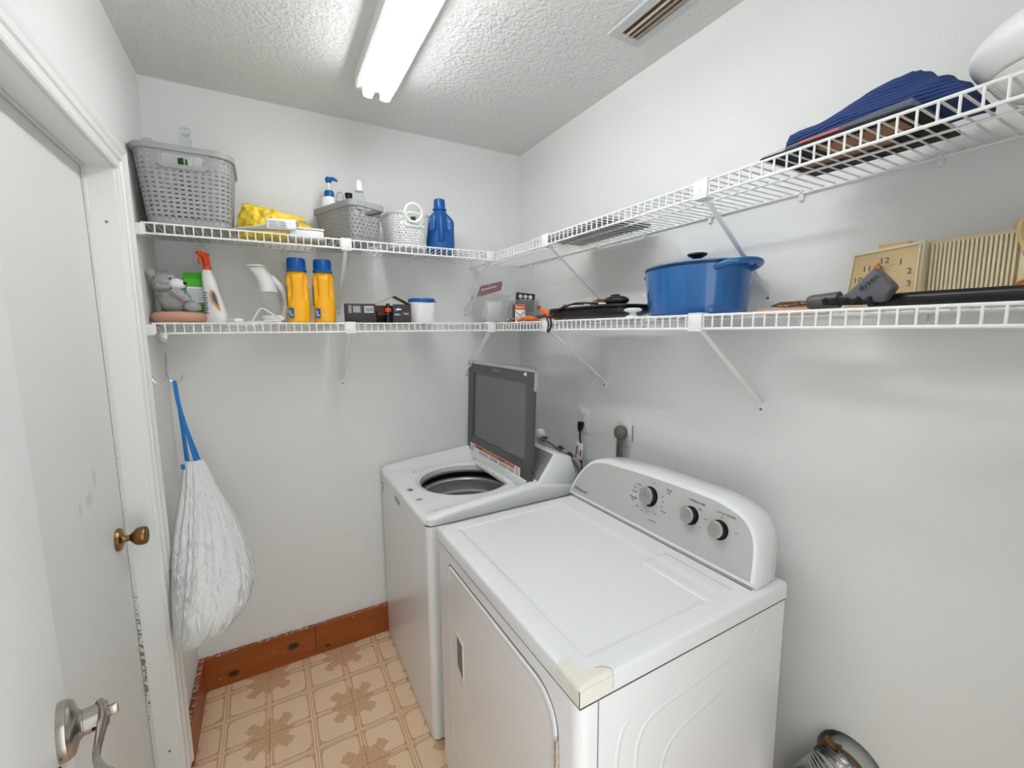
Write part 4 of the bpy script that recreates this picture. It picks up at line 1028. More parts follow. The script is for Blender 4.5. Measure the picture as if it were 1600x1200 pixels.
bm = nb(); sphere(bm, (.012, -.022, .100), (.024, .02, .020), sub=3); part('muzzle', bm, 'white_plastic', t, w=False)
bm = nb(); sphere(bm, (.035, -.030, .104), (.006, .006, .005), sub=2); part('nose', bm, 'black_matte', t, w=False)
bm = nb(); sphere(bm, (-.004, -.036, .118), (.003, .003, .004), sub=2); part('eye', bm, 'black', t, w=False)
for px_, py_, r3 in ((.048, -.022, (.027, .022, .02)), (.04, .026, (.026, .02, .02))):
    bm = nb(); sphere(bm, (px_, py_, .024), r3, sub=3); fuzz(bm, .003); part('foot', bm, 'cloth_plush', t, w=False, ang=80)
bm = nb(); tube(bm, bez([(.0, -.04, .078), (.022, -.042, .062), (.034, -.036, .048)]), [.016]*6+[.014]*7, 12); fuzz(bm, .003); part('arm', bm, 'cloth_plush', t, w=False, ang=80)
bm = nb(); sphere(bm, (.028, -.036, .074), (.009, .006, .012), sub=2); part('bow', bm, 'ink_blue', t, w=False, label='small blue bow')
# green cartons
t = thing('green_carton', 'bright green carton with a white printed label, front of two', 'carton', (-1.462, -.150, D1), math.radians(10))
bm = nb(); box(bm, (0, 0, .08), (.062, .044, .16), .0015); 
part('box_body', bm, 'green', t, w=False)
bm = nb(); loft(bm, [[(-.031, -.022, .1602), (.031, -.022, .1602), (.031, .022, .1602), (-.031, .022, .1602)], [(-.029, -.006, .182), (.029, -.006, .182), (.029, .006, .182), (-.029, .006, .182)]]); part('gable_top', bm, 'green', t, w=False, smooth=False)
bm = nb(); b2(bm, (-.024, -.0228, .075), (.026, -.0221, .13)); part('printed_label', bm, 'paper', t, w=False, smooth=False)
bm = nb()
for j in range(9): b2(bm, (-.021, -.0232, .081+j*.005), (.012+.01*((j*7) % 3)/2, -.0228, .0825+j*.005))
part('label_print', bm, 'ink', t, w=False, smooth=False)
t = thing('light_green_carton', 'light green carton with a dark top edge behind the plush toy', 'carton', (-1.535, -.105, D1), math.radians(8))
bm = nb(); box(bm, (0, 0, .075), (.074, .04, .15), .0015); part('box_body', bm, 'green_light', t, w=False)
bm = nb(); b2(bm, (-.036, -.019, .1502), (.036, .019, .155), .001); part('top_flap', bm, 'carton_dark', t, w=False)
bm = nb(); box(bm, (.005, -.0205, .085), (.05, .001, .05)); part('printed_panel', bm, 'paper', t, w=False, smooth=False)
# spray bottle
t = thing('spray_bottle', 'white spray bottle with an orange trigger head and swirl logo', 'bottle', (-1.402, -.185, D1), math.radians(-20))
bm = nb(); pr = []
for z, rx, ry, ox in ((0, .034, .024, 0), (.004, .037, .026, 0), (.03, .036, .026, 0), (.06, .031, .024, -.002), (.09, .027, .022, -.006), (.12, .0235, .0205, -.010), (.15, .021, .019, -.013), (.172, .0185, .0175, -.015), (.182, .015, .015, -.016), (.19, .0135, .0135, -.016)): pr.append((z, rx, ry, ox, 0))
loftz(bm, pr, 32, 2.5); part('body', bm, 'white_plastic', t, w=False, ang=60)
bm = nb(); lathe(bm, [(.0135, .1905), (.0135, .202), (.011, .206)], 20, (-.016, 0, 0)); part('collar', bm, 'red_orange', t, w=False)
bm = nb(); box(bm, (-.018, 0, .222), (.022, .018, .032), .005, Matrix.Rotation(-.15, 3, 'Y')); box(bm, (-.024, 0, .243), (.034, .018, .018), .005, Matrix.Rotation(.2, 3, 'Y')); cyl(bm, (-.038, 0, .246), (-.048, 0, .247), .0075, .007, 14); HR_ = Matrix.Translation((-.016, 0, 0)) @ Matrix.Rotation(math.radians(62), 4, 'Z') @ Matrix.Translation((.016, 0, 0)); bm.transform(HR_); part('spray_head', bm, 'red_orange', t, w=False)
bm = nb(); tube(bm, bez([(-.034, 0, .238), (-.045, 0, .225), (-.041, 0, .208)]), .0035, 8); bm.transform(HR_); part('trigger', bm, 'red_orange', t, w=False)
def decal(par, pts2, y, m, nm):
    bm = nb(); loft(bm, [[(x, y, z) for x, z in pts2], [(x, y-.0009, z) for x, z in pts2]]); return part(nm, bm, m, par, w=False, smooth=False)
sw = [(0, .118), (.012, .114), (.02, .098), (.025, .07), (.028, .04), (.018, .055), (.004, .075), (-.003, .098)]
decal(t, sw, -.0262, 'ink_orange2', 'logo_swirl')
decal(t, [(.007, .112), (.014, .105), (.019, .085), (.0225, .06), (.010, .078), (.005, .095)], -.0272, 'ink_blue', 'logo_swirl')
bm = nb()
for j in range(9): b2(bm, (-.024, -.0268, .035+j*.009), (-.012-.003*(j % 2), -.0245, .038+j*.009))
part('label_print', bm, 'ink', t, w=False, smooth=False)
# clothes steamer
t = thing('garment_steamer', 'white handheld garment steamer with a clear water tank', 'steamer', (-1.215, -.16, D1))
bm = nb(); loftz(bm, [(0, .045, .034), (.004, .047, .036), (.024, .044, .034), (.03, .036, .03)], 32, 2.4); part('base', bm, 'white_plastic', t, w=False)
bm = nb(); loftz(bm, [(.0305, .034, .028, -.002), (.07, .033, .027, -.005), (.12, .030, .025, -.012)], 32, 2.4); part('water_tank', bm, 'frosted', t, w=False)
bm = nb(); pr = [((-.012, .1205), .031, .026), ((-.016, .15), .030, .026), ((-.025, .178), .030, .026), ((-.038, .198), .031, .024), ((-.047, .212), .031, .022)]
rings = []
for i, ((x, z), a, b) in enumerate(pr):
    tl = -.35*(i/4); rings.append([(x+a*math.cos(q)*math.cos(tl), b*math.sin(q), z-a*math.cos(q)*math.sin(tl)*.35+.006*(1 if i == 9 else 0)) for q in [2*PI*k/32 for k in range(32)]])
loft(bm, rings); part('steam_head', bm, 'white_plastic', t, w=False, ang=60)
bm = nb(); lathe(bm, [(.034, 0), (.034, .006), (.028, .007), (.027, .004), (.001, .004)], 36, (-.049, 0, .213), Matrix.Rotation(-.05, 3, 'Y')); part('nozzle_plate', bm, 'trim', t, w=False)
bm = nb(); tube(bm, bez([(.0, 0, .178), (.025, 0, .15), (.042, 0, .12), (.048, 0, .085), (.042, 0, .05), (.034, 0, .026)], 6), .0095, 12, flat=1.25, upv=(0, 1, 0)); part('handle', bm, 'white_plastic', t, w=False, ang=60)
bm = nb(); b2(bm, (.024, -.034, .006), (.036, -.031, .014), .0005); part('switch', bm, 'ink_orange', t, w=False, smooth=False)
cb = bez([(.03, -.03, .006), (.0, -.052, .006), (-.02, -.05, .03), (-.045, -.045, .052), (-.062, -.04, .03), (-.085, -.04, .006), (-.05, -.055, .004), (.0, -.06, .004), (.03, -.056, .014), (.01, -.05, .03)], 6)
cb = bez([(.03, -.034, .012), (.0, -.05, .030), (-.035, -.05, .054), (-.052, -.048, .045), (-.075, -.045, .008), (-.10, -.045, .005), (-.06, -.06, .004), (.0, -.062, .008), (.03, -.055, .013)], 6)
bm = nb(); tube(bm, cb, .003, 8); part('power_cord', bm, 'white_plastic', t, w=False)
bm = nb(); box(bm, (-.118, -.045, .010), (.03, .014, .014), .003, Matrix.Rotation(.3, 3, 'Z')); part('plug', bm, 'white_plastic', t, w=False)
bm = nb(); box(bm, (-.139, -.052, .013), (.012, .006, .0015)); box(bm, (-.139, -.052, .007), (.012, .006, .0015)); part('plug_prongs', bm, 'chrome', t, w=False)
# yellow detergent bottles
def yellow_bottle(x, lab):
    t = thing('detergent_bottle', lab, 'bottle', (x, -.195, D1), math.radians(-3), 'yellow detergent bottles with blue caps')
    def fn(x, y, z, a):
        a = (a+PI/2) % (2*PI); a = a-2*PI if a > PI else a
        k = math.exp(-((z-.135)/.045)**4)
        hol = math.exp(-((abs(a)-.78)/.30)**2)*k
        s = 1-.40*hol
        return x*s, y*s
    bm = nb(); pr = []
    for i in range(45):
        z = .198*i/44; r_ = 1
        if z < .006: r_ = .93+.07*z/.006
        if z > .165: r_ = 1-.32*sm((z-.165)/.036)**1.5
        wv = 1-.05*math.exp(-((z-.135)/.05)**2)+.02*math.exp(-((z-.17)/.012)**2)
        pr.append((z, .0405*r_*wv, .036*r_*wv))
    loftz(bm, pr, 64, 2.9, fn); part('body', bm, 'yellow', t, w=False, ang=60)
    bm = nb(); lathe(bm, [(.0365, .1985), (.0365, .206), (.033, .210), (.0325, .246), (.031, .249), (.029, .247), (.001, .246)], 40)
    for k in range(36):
        a = 2*PI*k/36; box(bm, (.0327*math.cos(a), .0327*math.sin(a), .226), (.0018, .0018, .03), 0, Matrix.Rotation(a, 3, 'Z'))
    part('cap', bm, 'blue_cap', t, w=False)
    bm = nb(); b2(bm, (-.036, -.0365, .018), (-.018, -.0345, .058), .006); part('logo_badge', bm, 'ink_blue', t, w=False)
    text('L', .03, local(t, -.027, -.0372, .038), (1, 0, .2), (0, 0, 1), 'ink_white', t)
    bm = nb()
    for k in range(6): b2(bm, (-.0412, -.022+.004*(k % 2), .07+k*.013), (-.0395, .01, .078+k*.013))
    part('side_print', bm, 'carton_dark', t, w=False, smooth=False)
    return t
yellow_bottle(-1.127, 'yellow detergent bottle with a blue cap, beside the white steamer')
yellow_bottle(-1.033, 'yellow detergent bottle with a blue cap, beside the black cartons')
# black cartons
t = thing('black_carton', 'closed black printed carton with a white barcode', 'carton', (-.900, -.215, D1), math.radians(-4))
bm = nb(); box(bm, (0, 0, .039), (.118, .07, .078), .001); part('box_body', bm, 'carton_dark', t, w=False)
bm = nb(); b2(bm, (.014, -.0358, .042), (.05, -.0351, .068)); part('barcode_label', bm, 'paper', t, w=False, smooth=False)
bm = nb(); x = .017
for k in range(12): ww = .0008+.0008*((k*5) % 3); b2(bm, (x, -.0362, .045), (x+ww, -.0358, .064)); x += ww+.0011
part('barcode', bm, 'ink_dark', t, w=False, smooth=False)
bm = nb()
for k, (z, h_) in enumerate(((.066, .008), (.055, .009), (.045, .006))): tube(bm, [(-.042+.005*math.cos(q), -.0358, z+.0042*math.sin(q)) for q in [2*PI*i/12 for i in range(12)]], .001, 5, closed=True)
for j in range(6): b2(bm, (-.03, -.0358, .043+j*.0045), (.0-.003*(j % 2), -.0352, .0450+j*.0045))
part('printed_icons', bm, 'ink_white', t, w=False, smooth=False)
t = thing('open_black_carton', 'open black carton with raised flaps beside the white tub', 'carton', (-.765, -.215, D1), math.radians(-3))
bm = nb()
b2(bm, (-.07, .034, 0), (.07, .0352, .076)); b2(bm, (-.07, -.035, 0), (.07, .035, .0012)); b2(bm, (-.07, -.035, 0), (-.0688, .035, .05)); b2(bm, (.0688, -.035, 0), (.07, .035, .078))
b2(bm, (-.005, -.0352, 0), (.07, -.034, .078))
part('box_body', bm, 'carton_dark', t, w=False, smooth=False)
bm = nb(); loft(bm, [[(-.07, -.03, .078), (.005, -.03, .112), (.005, .034, .112), (-.07, .034, .078)], [(-.07, -.03, .0792), (.004, -.03, .1135), (.004, .034, .1135), (-.07, .034, .0792)]]); loft(bm, [[(.005, -.034, .1125), (.072, -.034, .078), (.072, .034, .078), (.005, .034, .1125)], [(.006, -.034, .114), (.073, -.034, .0792), (.073, .034, .0792), (.006, .034, .114)]])
part('flap', bm, 'brown_card', t, w=False, smooth=False, label='raised brown-lined flap')
bm = nb(); b2(bm, (-.066, .0325, .03), (-.01, .0338, .074)); b2(bm, (-.066, -.03, .036), (-.02, .03, .0372)); part('inner_card', bm, 'brown_card', t, w=False, smooth=False)
bm = nb()
for j, (a, b, z) in enumerate(((.0, .022, .036), (.0, .026, .0325), (.036, .062, .040), (.042, .06, .035))): b2(bm, (a, -.0358, z), (b, -.0352, z+.0018))
loft(bm, [[(.004+x, y, .056+z) for x, z in ((0, -.005), (.028, -.001), (.024, .004), (.01, .006))] for y in (-.0352, -.0358)])
part('printed_text', bm, 'ink_white', t, w=False, smooth=False)
bm = nb(); cyl(bm, (.006, -.0352, .058), (.006, -.036, .058), .005, n=14); part('blue_dot', bm, 'ink_blue', t, w=False)
t = thing('dark_bottle', 'dark bottle with a red-orange band inside the open black carton', 'bottle', (-.786, -.222, D1+.0018))
bm = nb(); loftz(bm, [(0, .014, .014), (.062, .014, .014), (.072, .008, .008), (.08, .007, .007)], 20); part('body', bm, 'black', t, w=False)
bm = nb(); lathe(bm, [(.0143, .045), (.0145, .046), (.0145, .060), (.0143, .061)], 20, caps=(False, False)); part('label_band', bm, 'red_orange', t, w=False)
# white tub
t = thing('white_tub', 'round white plastic tub with a blue screw lid', 'tub', (-.622, -.175, D1))
bm = nb(); loftz(bm, [(0, .056, .052), (.005, .06, .056), (.05, .061, .057), (.088, .0605, .0565), (.092, .056, .053)], 48, 2.6); part('body', bm, 'white_plastic', t, w=False)
bm = nb(); lathe(bm, [(.0595, .0925), (.060, .094), (.060, .106), (.058, .109), (.001, .109)], 48); box(bm, (.062, -.008, .097), (.01, .012, .003), .001); part('lid', bm, 'blue_cap', t, w=False)

# ================================================================== ITEMS: LOWER RIGHT SHELF
def bin_(name, label, x, y, rz, a, b, h, m='frosted', ribs=True):
    t = thing(name, label, 'bin', (x, y, D1), rz)
    bm = nb(); n = 40
    R = [[(px_, py_, z) for px_, py_ in rrpath(a*k, b*k, .014, n)] for z, k in ((.0, .86), (h*.33, .91), (h*.66, .95), (h-.006, 1), (h-.006, 1.05), (h, 1.05))]
    loft(bm, R, True, False); part('bin_body', bm, m, t, w=False, solid=.0015, ang=50)
    if not ribs: return t
    bm = nb()
    for k in range(-3, 4): b2(bm, (a*k*.26-.0012, -b*.97-.0022, .01), (a*k*.26+.0012, -b*.93-.0014, h-.008))
    part('moulded_ribs', bm, m, t, w=False, smooth=False)
    return t
tA = bin_('clear_bin', 'clear plastic bin with white packets inside, left one in the corner', -.262, -.150, math.radians(8), .064, .085, .135, ribs=False)
t = thing('white_packets', 'folded white packets inside the left clear bin', 'packets', (-.262, -.15, D1+.004), math.radians(8))
for k in range(3):
    bm = nb(); box(bm, (-.012+.012*k, -.052+.04*k, .052+.006*k), (.085-.012*k, .009, .09), .003, Matrix.Rotation(.12*k-.1, 3, 'Y') @ Matrix.Rotation(.12, 3, 'X')); part('packet', bm, 'paper', t, w=False)
t = thing('mauve_card_pack', 'dusky mauve card pack resting across the left clear bin', 'card', (-.290, -.20, D1+.126))
bm = nb(); loft(bm, [[(-.068, y, .0), (-.052, y, -.022+.022), (.062, y, .034), (.070, y, .062), (.068, y, .078), (-.045, y, .050)] for y in (-.002, .002)])
part('card', bm, 'mauve', t, w=False, smooth=False)
bm = nb(); 
for k in range(7): box(bm, (-.04+.012*k, -.0028, .032+.003*k), (.008, .001, .006), 0, Matrix.Rotation(-.24, 3, 'Y'))
cyl(bm, (.002, -.002, .056), (.002, -.003, .056), .003, n=10)
part('printed_text', bm, 'ink_white', t, w=False, smooth=False)
tB = bin_('clear_bin', 'clear ribbed plastic bin holding the black three-disc card', -.092, -.170, math.radians(-6), .062, .075, .115)
t = thing('black_card', 'black card with three white domes standing in the ribbed clear bin', 'card', (-.092, -.205, D1+.06), math.radians(-8))
bm = nb(); box(bm, (0, 0, .045), (.105, .002, .09), .0006, Matrix.Rotation(.08, 3, 'Y')); part('card', bm, 'carton_dark', t, w=False)
for k in range(3):
    bm = nb(); lathe(bm, [(.0105, 0), (.0095, .004), (.004, .0065), (.001, .0068)], 20, (-.026+.027*k, -.0012, .073-.002*k), axm((0, -1, 0))); part('white_dome', bm, 'white_plastic', t, w=False)
bm = nb()
for k in range(8): b2(bm, (-.03+.0075*k, -.0022, .0565-.0006*k), (-.0245+.0075*k, -.0014, .0605-.0006*k))
part('printed_text', bm, 'ink_white', t, w=False, smooth=False)
t = thing('brown_packet', 'brown and grey packet inside the ribbed clear bin', 'packet', (-.090, -.165, D1+.004), math.radians(-6))
bm = nb(); box(bm, (-.018, .0, .048), (.05, .05, .085), .004); part('packet', bm, 'mauve', t, w=False)
bm = nb(); box(bm, (.03, .0, .05), (.034, .05, .09), .004); part('packet', bm, 'brown_card', t, w=False)
t = thing('label_tin', 'small upright tin with a red and white label in front of the ribbed bin', 'tin', (-.168, -.278, D1), math.radians(-14))
bm = nb(); box(bm, (0, 0, .0335), (.043, .016, .067), .0055, seg=3); part('tin_body', bm, 'carton_dark', t, w=False)
bm = nb(); box(bm, (0, -.0082, .0335), (.038, .0012, .061), .0005); part('white_label', bm, 'paper', t, w=False)
bm = nb(); box(bm, (0, -.009, .0545), (.037, .0012, .017), .0005); part('red_label', bm, 'red_orange', t, w=False)
text('Swisher', .0115, local(t, 0, -.0100, .0548), (math.cos(-.244), math.sin(-.244), 0), (0, 0, 1), 'paper', t, sx=.85)
bm = nb(); loft(bm, [[(-.018, y, .042), (0, y, .027), (.018, y, .042), (.018, y, .039), (0, y, .0235), (-.018, y, .039)] for y in (-.009, -.0096)])
for j in range(3): b2(bm, (-.016, -.0096, .009+.005*j), (.014, -.009, .0105+.005*j))
part('label_lines', bm, 'ink', t, w=False, smooth=False)
t.scale = (1.35, 1.35, 1.35)
t = thing('loose_hardware', 'small pile of brass and steel hardware between the two clear bins', 'hardware', (-.205, -.262, D1))
for k in range(9):
    a = random.uniform(0, 6.28); bm = nb(); x_, y_ = random.uniform(-.025, .02), random.uniform(-.02, .02); z_ = .005+.006*(k % 3)
    cyl(bm, (x_-.009*math.cos(a), y_-.009*math.sin(a), z_), (x_+.009*math.cos(a), y_+.009*math.sin(a), z_+.003), .0035, .0035, 8); cyl(bm, (x_-.011*math.cos(a), y_-.011*math.sin(a), z_), (x_-.009*math.cos(a), y_-.009*math.sin(a), z_), .006, .006, 8)
    part('screw_anchor', bm, 'brass' if k % 2 else 'silver', t, w=False)
# pliers and tools
t = thing('orange_pliers', 'orange-handled pliers pointing up beside the black appliance', 'pliers', (-.23, -.585, D1))
bm = nb(); tube(bm, bez([(.0, -.09, .018), (.004, -.05, .022), (0, -.01, .038), (-.004, .02, .054)], 5), [.010]*10+[.0095]*3+[.008]*3, 10); part('handle', bm, 'orange', t, w=False)
bm = nb(); tube(bm, bez([(.03, -.09, .012), (.035, -.04, .010), (.03, .02, .009)], 5), .0085, 10); part('handle', bm, 'orange', t, w=False)
bm = nb(); sphere(bm, (-.005, .026, .057), .0082, sub=2); part('handle_tip', bm, 'black', t, w=False)
bm = nb(); loft(bm, [[(.0, -.09, .006), (.03, -.09, .006), (.03, -.09, .02), (.0, -.09, .02)], [(.006, -.14, .008), (.018, -.14, .008), (.018, -.14, .016), (.006, -.14, .016)]]); part('jaw', bm, 'mid_grey', t, w=False)
t = thing('red_scraper', 'thin red-handled tool lying behind the orange pliers', 'tool', (-.17, -.50, D1))
bm = nb(); tube(bm, bez([(.02, .07, .012), (.005, .0, .024), (-.01, -.10, .038)], 6), .006, 8, flat=.7); part('handle', bm, 'red', t, w=False)
bm = nb(); tube(bm, [(.02, .07, .0125), (.03, .12, .006)], .0035, 8); part('shaft', bm, 'dark_grey', t, w=False)
t = thing('orange_snips', 'orange and dark red snips lying flat by the label tin', 'snips', (-.245, -.475, D1))
bm = nb(); tube(bm, bez([(.0, .075, .010), (.014, .03, .016), (.0, -.02, .015), (.0, -.075, .012)], 6), [.008]*6+[.0115]*8+[.008]*5, 10); part('handle', bm, 'orange', t, w=False)
bm = nb(); tube(bm, bez([(.022, .03, .008), (.026, -.02, .010), (.02, -.08, .009)], 6), .0085, 10); part('handle', bm, 'red', t, w=False)
bm = nb(); tube(bm, [(.004, -.05, .02), (.02, -.12, .025)], .0055, 8); part('blade', bm, 'dark_grey', t, w=False)
t = thing('red_hook_tool', 'small red round-ended tool standing up behind the black appliance', 'tool', (-.115, -.585, D1))
bm = nb(); tube(bm, bez([(0, -.02, .0), (0, -.008, .03), (0, .004, .055), (-.004, .014, .068)], 5), [.006]*10+[.0075, .009, .0105, .011, .010, .007], 10); part('handle', bm, 'red', t, w=False)
# flat black appliance with its cord
t = thing('black_flat_appliance', 'flat black electric appliance with its cord hanging over the shelf edge', 'appliance', (-.185, -.86, D1))
bm = nb(); loft(bm, [[(x_*k, y_*k2, z) for x_, y_ in rrpath(.085, .215, .05, 48)] for z, k, k2 in ((.004, .55, .66), (.0085, .8, .82), (.014, .93, .95), (.022, 1, 1), (.034, 1, 1), (.036, .97, .985))]); part('lower_shell', bm, 'black', t, w=False)
bm = nb(); loft(bm, [[(x_*k, y_*k2, z) for x_, y_ in rrpath(.085, .213, .05, 48)] for z, k, k2 in ((.0375, .96, .97), (.0385, 1, 1), (.044, 1, 1), (.047, .93, .96))]); part('upper_shell', bm, 'black', t, w=False)
for y_ in (.11, .045, -.1):
    bm = nb(); b2(bm, (-.0875, y_-.024, .0225), (-.082, y_+.024, .029), .002); part('side_vent', bm, 'black_matte', t, w=False)
bm = nb(); tube(bm, bez([(-.02, -.04, .055), (-.07, .0, .060), (-.085, .06, .052), (-.095, .12, .034), (-.108, .12, .012), (-.1265, .108, .010), (-.1275, .100, -.02), (-.126, .125, -.045)], 6), .0035, 8); part('power_cord', bm, 'black', t, w=False)
bm = nb(); tube(bm, bez([(-.03, .03, .058), (-.075, .075, .054), (-.1, .13, .022), (-.124, .135, .008), (-.127, .12, -.01), (-.1255, .13, -.042)], 6), .0025, 8); part('power_cord', bm, 'black', t, w=False)
bm = nb(); cyl(bm, (-.02, -.04, .055), (.0, -.06, .055), .006, n=12); part('silver_plug', bm, 'silver', t, w=False)
t = thing('black_dome_device', 'glossy black rounded device on top of the flat black appliance', 'device', (-.165, -.94, D1+.0475))
bm = nb(); sphere(bm, (0, -.006, .017), (.034, .055, .0175), sub=3)
for v in bm.verts: v.co.z = max(v.co.z, .001)
part('shell', bm, 'black', t, w=False)
bm = nb(); tube(bm, bez([(-.0, .02, .0345), (0, .0, .0365), (0, -.02, .0355)]), .0035, 8); part('top_ridge', bm, 'black_matte', t, w=False)
t = thing('brown_card_flap', 'brown cardboard piece beside the glossy black device', 'card', (-.168, -.866, D1+.0475))
bm = nb(); loft(bm, [[(x_, .028, 0), (x_, .012, .018), (x_, -.018, .026), (x_, -.018, 0)] for x_ in (-.03, .022)]); part('card', bm, 'brown_card', t, w=False, smooth=False)
t = thing('white_ceramic_knob', 'white ceramic lid knob at the shelf edge left of the blue pot', 'knob', (-.272, -1.137, D1))
bm = nb(); lathe(bm, [(.022, 0), (.021, .004), (.011, .008), (.010, .014), (.026, .019), (.028, .023), (.02, .028), (.001, .029)], 32); part('knob_body', bm, 'white_enamel', t, w=False)
t = thing('white_saucer', 'white saucer lying flat at the shelf edge beside the pliers', 'saucer', (-.262, -.655, D1))
bm = nb(); lathe(bm, [(.018, 0), (.03, .003), (.036, .007), (.0365, .0085), (.028, .006), (.001, .0035)], 36); part('dish', bm, 'white_enamel', t, w=False)
# dutch oven
PC = (-.150, -1.262)
t = thing('dutch_oven', 'blue enamelled dutch oven with a black lid knob', 'pot', (*PC, D1), math.radians(-14))
pa, pb = .134, .166
bm = nb(); R = []
for z, k in ((0, .84), (.001, .87), (.008, .90), (.02, .915), (.128, .985), (.131, .985), (.131, .96), (.03, .9)): R.append([(pa*k*math.cos(q), pb*k*math.sin(q), z) for q in [2*PI*i/72 for i in range(72)]])
loft(bm, R, True, True); part('pot_body', bm, 'pot_blue', t, w=False, ang=50)
bm = nb(); loft(bm, [[(pa*k*math.cos(q), pb*k*math.sin(q), z) for q in [2*PI*i/72 for i in range(72)]] for z, k in ((.1315, .975), (.1318, .995), (.1345, .998), (.1352, .985))]); part('rim', bm, 'pot_rim', t, w=False)
bm = nb(); loft(bm, [[(pa*k*math.cos(q), pb*k*math.sin(q), z) for q in [2*PI*i/72 for i in range(72)]] for z, k in ((.1355, .985), (.137, .998), (.1395, .998), (.143, .95), (.148, .75), (.152, .45), (.1535, .2), (.1536, .08))]); part('lid', bm, 'pot_blue', t, w=False, ang=60)
bm = nb(); lathe(bm, [(.013, .1537), (.0105, .158), (.012, .165), (.022, .170), (.0275, .174), (.0265, .178), (.015, .1805), (.001, .181)], 40); part('lid_knob', bm, 'black', t, w=False)
for s_ in (1, -1):
    bm = nb(); pts = bez([(-.055, s_*.147, .119), (-.05, s_*.175, .126), (-.025, s_*.196, .130), (0, s_*.201, .131), (.025, s_*.196, .130), (.05, s_*.175, .126), (.055, s_*.147, .119)], 5)
    tube(bm, pts, .0075, 12, flat=1.5, upv=(0, 0, 1)); part('loop_handle', bm, 'pot_blue', t, w=False, ang=60)
# copper wire thing and the pinkish card strip
t = thing('salmon_card_strip', 'flat salmon pink card strip behind the vacuum nozzle', 'card', (-.15, -1.545, D1))
bm = nb(); box(bm, (0, 0, .0055), (.07, .15, .010), .001); part('card', bm, 'copper_card', t, w=False)
t = thing('copper_wire_holder', 'small bent copper wire holder lying on the salmon card strip', 'holder', (-.15, -1.545, D1+.0108))
for dx_ in (-.018, .018):
    bm = nb(); tube(bm, [(0, .062, .007), (dx_, .03, .013), (dx_, -.05, .014), (dx_, -.052, .002), (dx_*.8, .02, .002)], .0018, 6, closed=True); part('wire_frame', bm, 'copper', t, w=False)
for y_ in (.03, -.01, -.05):
    bm = nb(); tube(bm, [(-.018, y_, .013), (0, y_, .004), (.018, y_, .013)], .0014, 6); part('cross_wire', bm, 'copper', t, w=False)
bm = nb(); tube(bm, [(-.005, .018, .006), (-.003, -.03, .009)], .004, 8); part('dark_grip', bm, 'dark_grey', t, w=False)
# vacuum brush nozzle
t = thing('vacuum_brush_nozzle', 'slate grey vacuum brush nozzle with black bristles at the shelf edge', 'vacuum attachment', (-.262, -1.69, D1))
def slabx(bm, out, xa, xb, bev=.003):
    r = loft(bm, [[(xa, y, z) for y, z in out], [(xb, y, z) for y, z in out]]); 
    if bev: bevel_all(bm, bev, 2, .4)
bm = nb(); slabx(bm, [(.018, .014), (-.012, .031), (-.050, .072), (-.080, .036), (-.066, .012), (-.045, .0075), (-.020, .009)], -.017, .017, .004); part('nozzle_body', bm, 'nozzle_grey', t, w=False, ang=50)
bm = nb(); cyl(bm, (0, .058, .0105), (0, .008, .013), .0145, .016, 28); cyl(bm, (0, .0635, .0102), (0, .0585, .0105), .0125, .0145, 28)
for k in range(3): cyl(bm, (0, .054-.008*k, .0107), (0, .052-.008*k, .0107), .0152, .0154, 28)
bm.transform(Matrix.Translation((0, 0, .0055))); part('connector', bm, 'dark_grey', t, w=False)
bm = nb()
for k in range(26):
    y = .030-.0032*k; z = .010-.0001*k
    for x_ in (-.017, -.012, -.006, .001):
        tube(bm, [(x_, y, z+.010+.003*math.sin(k*1.1)), (x_-.003, y-.004, z-.002)], .0013, 4)
part('brush_bristles', bm, 'black_matte', t, w=False)['kind'] = 'stuff'
bm = nb(); slabx(bm, [(.034, .018), (.0, .023), (-.040, .013), (-.056, .004), (-.02, .010), (.02, .012)], -.0185, .014, .001); part('bristle_strip', bm, 'black', t, w=False)
text('dyson', .0155, (-.2803, -1.7345, D1+.0455), (0, -.76, .66), (0, .66, .76), 'ink_dark', t)
# black wand
t = thing('vacuum_wand', 'long black vacuum wand tube lying in front of the radio', 'vacuum attachment', (-.225, -1.93, D1))
wa = Vector((-.005, .21, .0135)); wb = Vector((-.012, -.02, .0135))
bm = nb(); lathe(bm, [(.0128, 0), (.0132, .004), (.0132, (wb-wa).length), (.0105, (wb-wa).length), (.0105, (wb-wa).length-.03)], 32, wa, axm(wb-wa), (True, True)); part('tube_body', bm, 'black', t, w=False)
bm = nb(); lathe(bm, [(.0132, 0), (.0142, .002), (.0142, .03), (.0115, .032), (.0115, -.01)], 32, wb, axm(wb-wa), (True, True)); part('end_collar', bm, 'black', t, w=False)
bm = nb(); c = wb+(wb-wa).normalized()*.01; cyl(bm, c+Vector((-.014, 0, .003)), c+Vector((-.0165, 0, .004)), .0035, n=12); part('brass_pin', bm, 'amber', t, w=False)
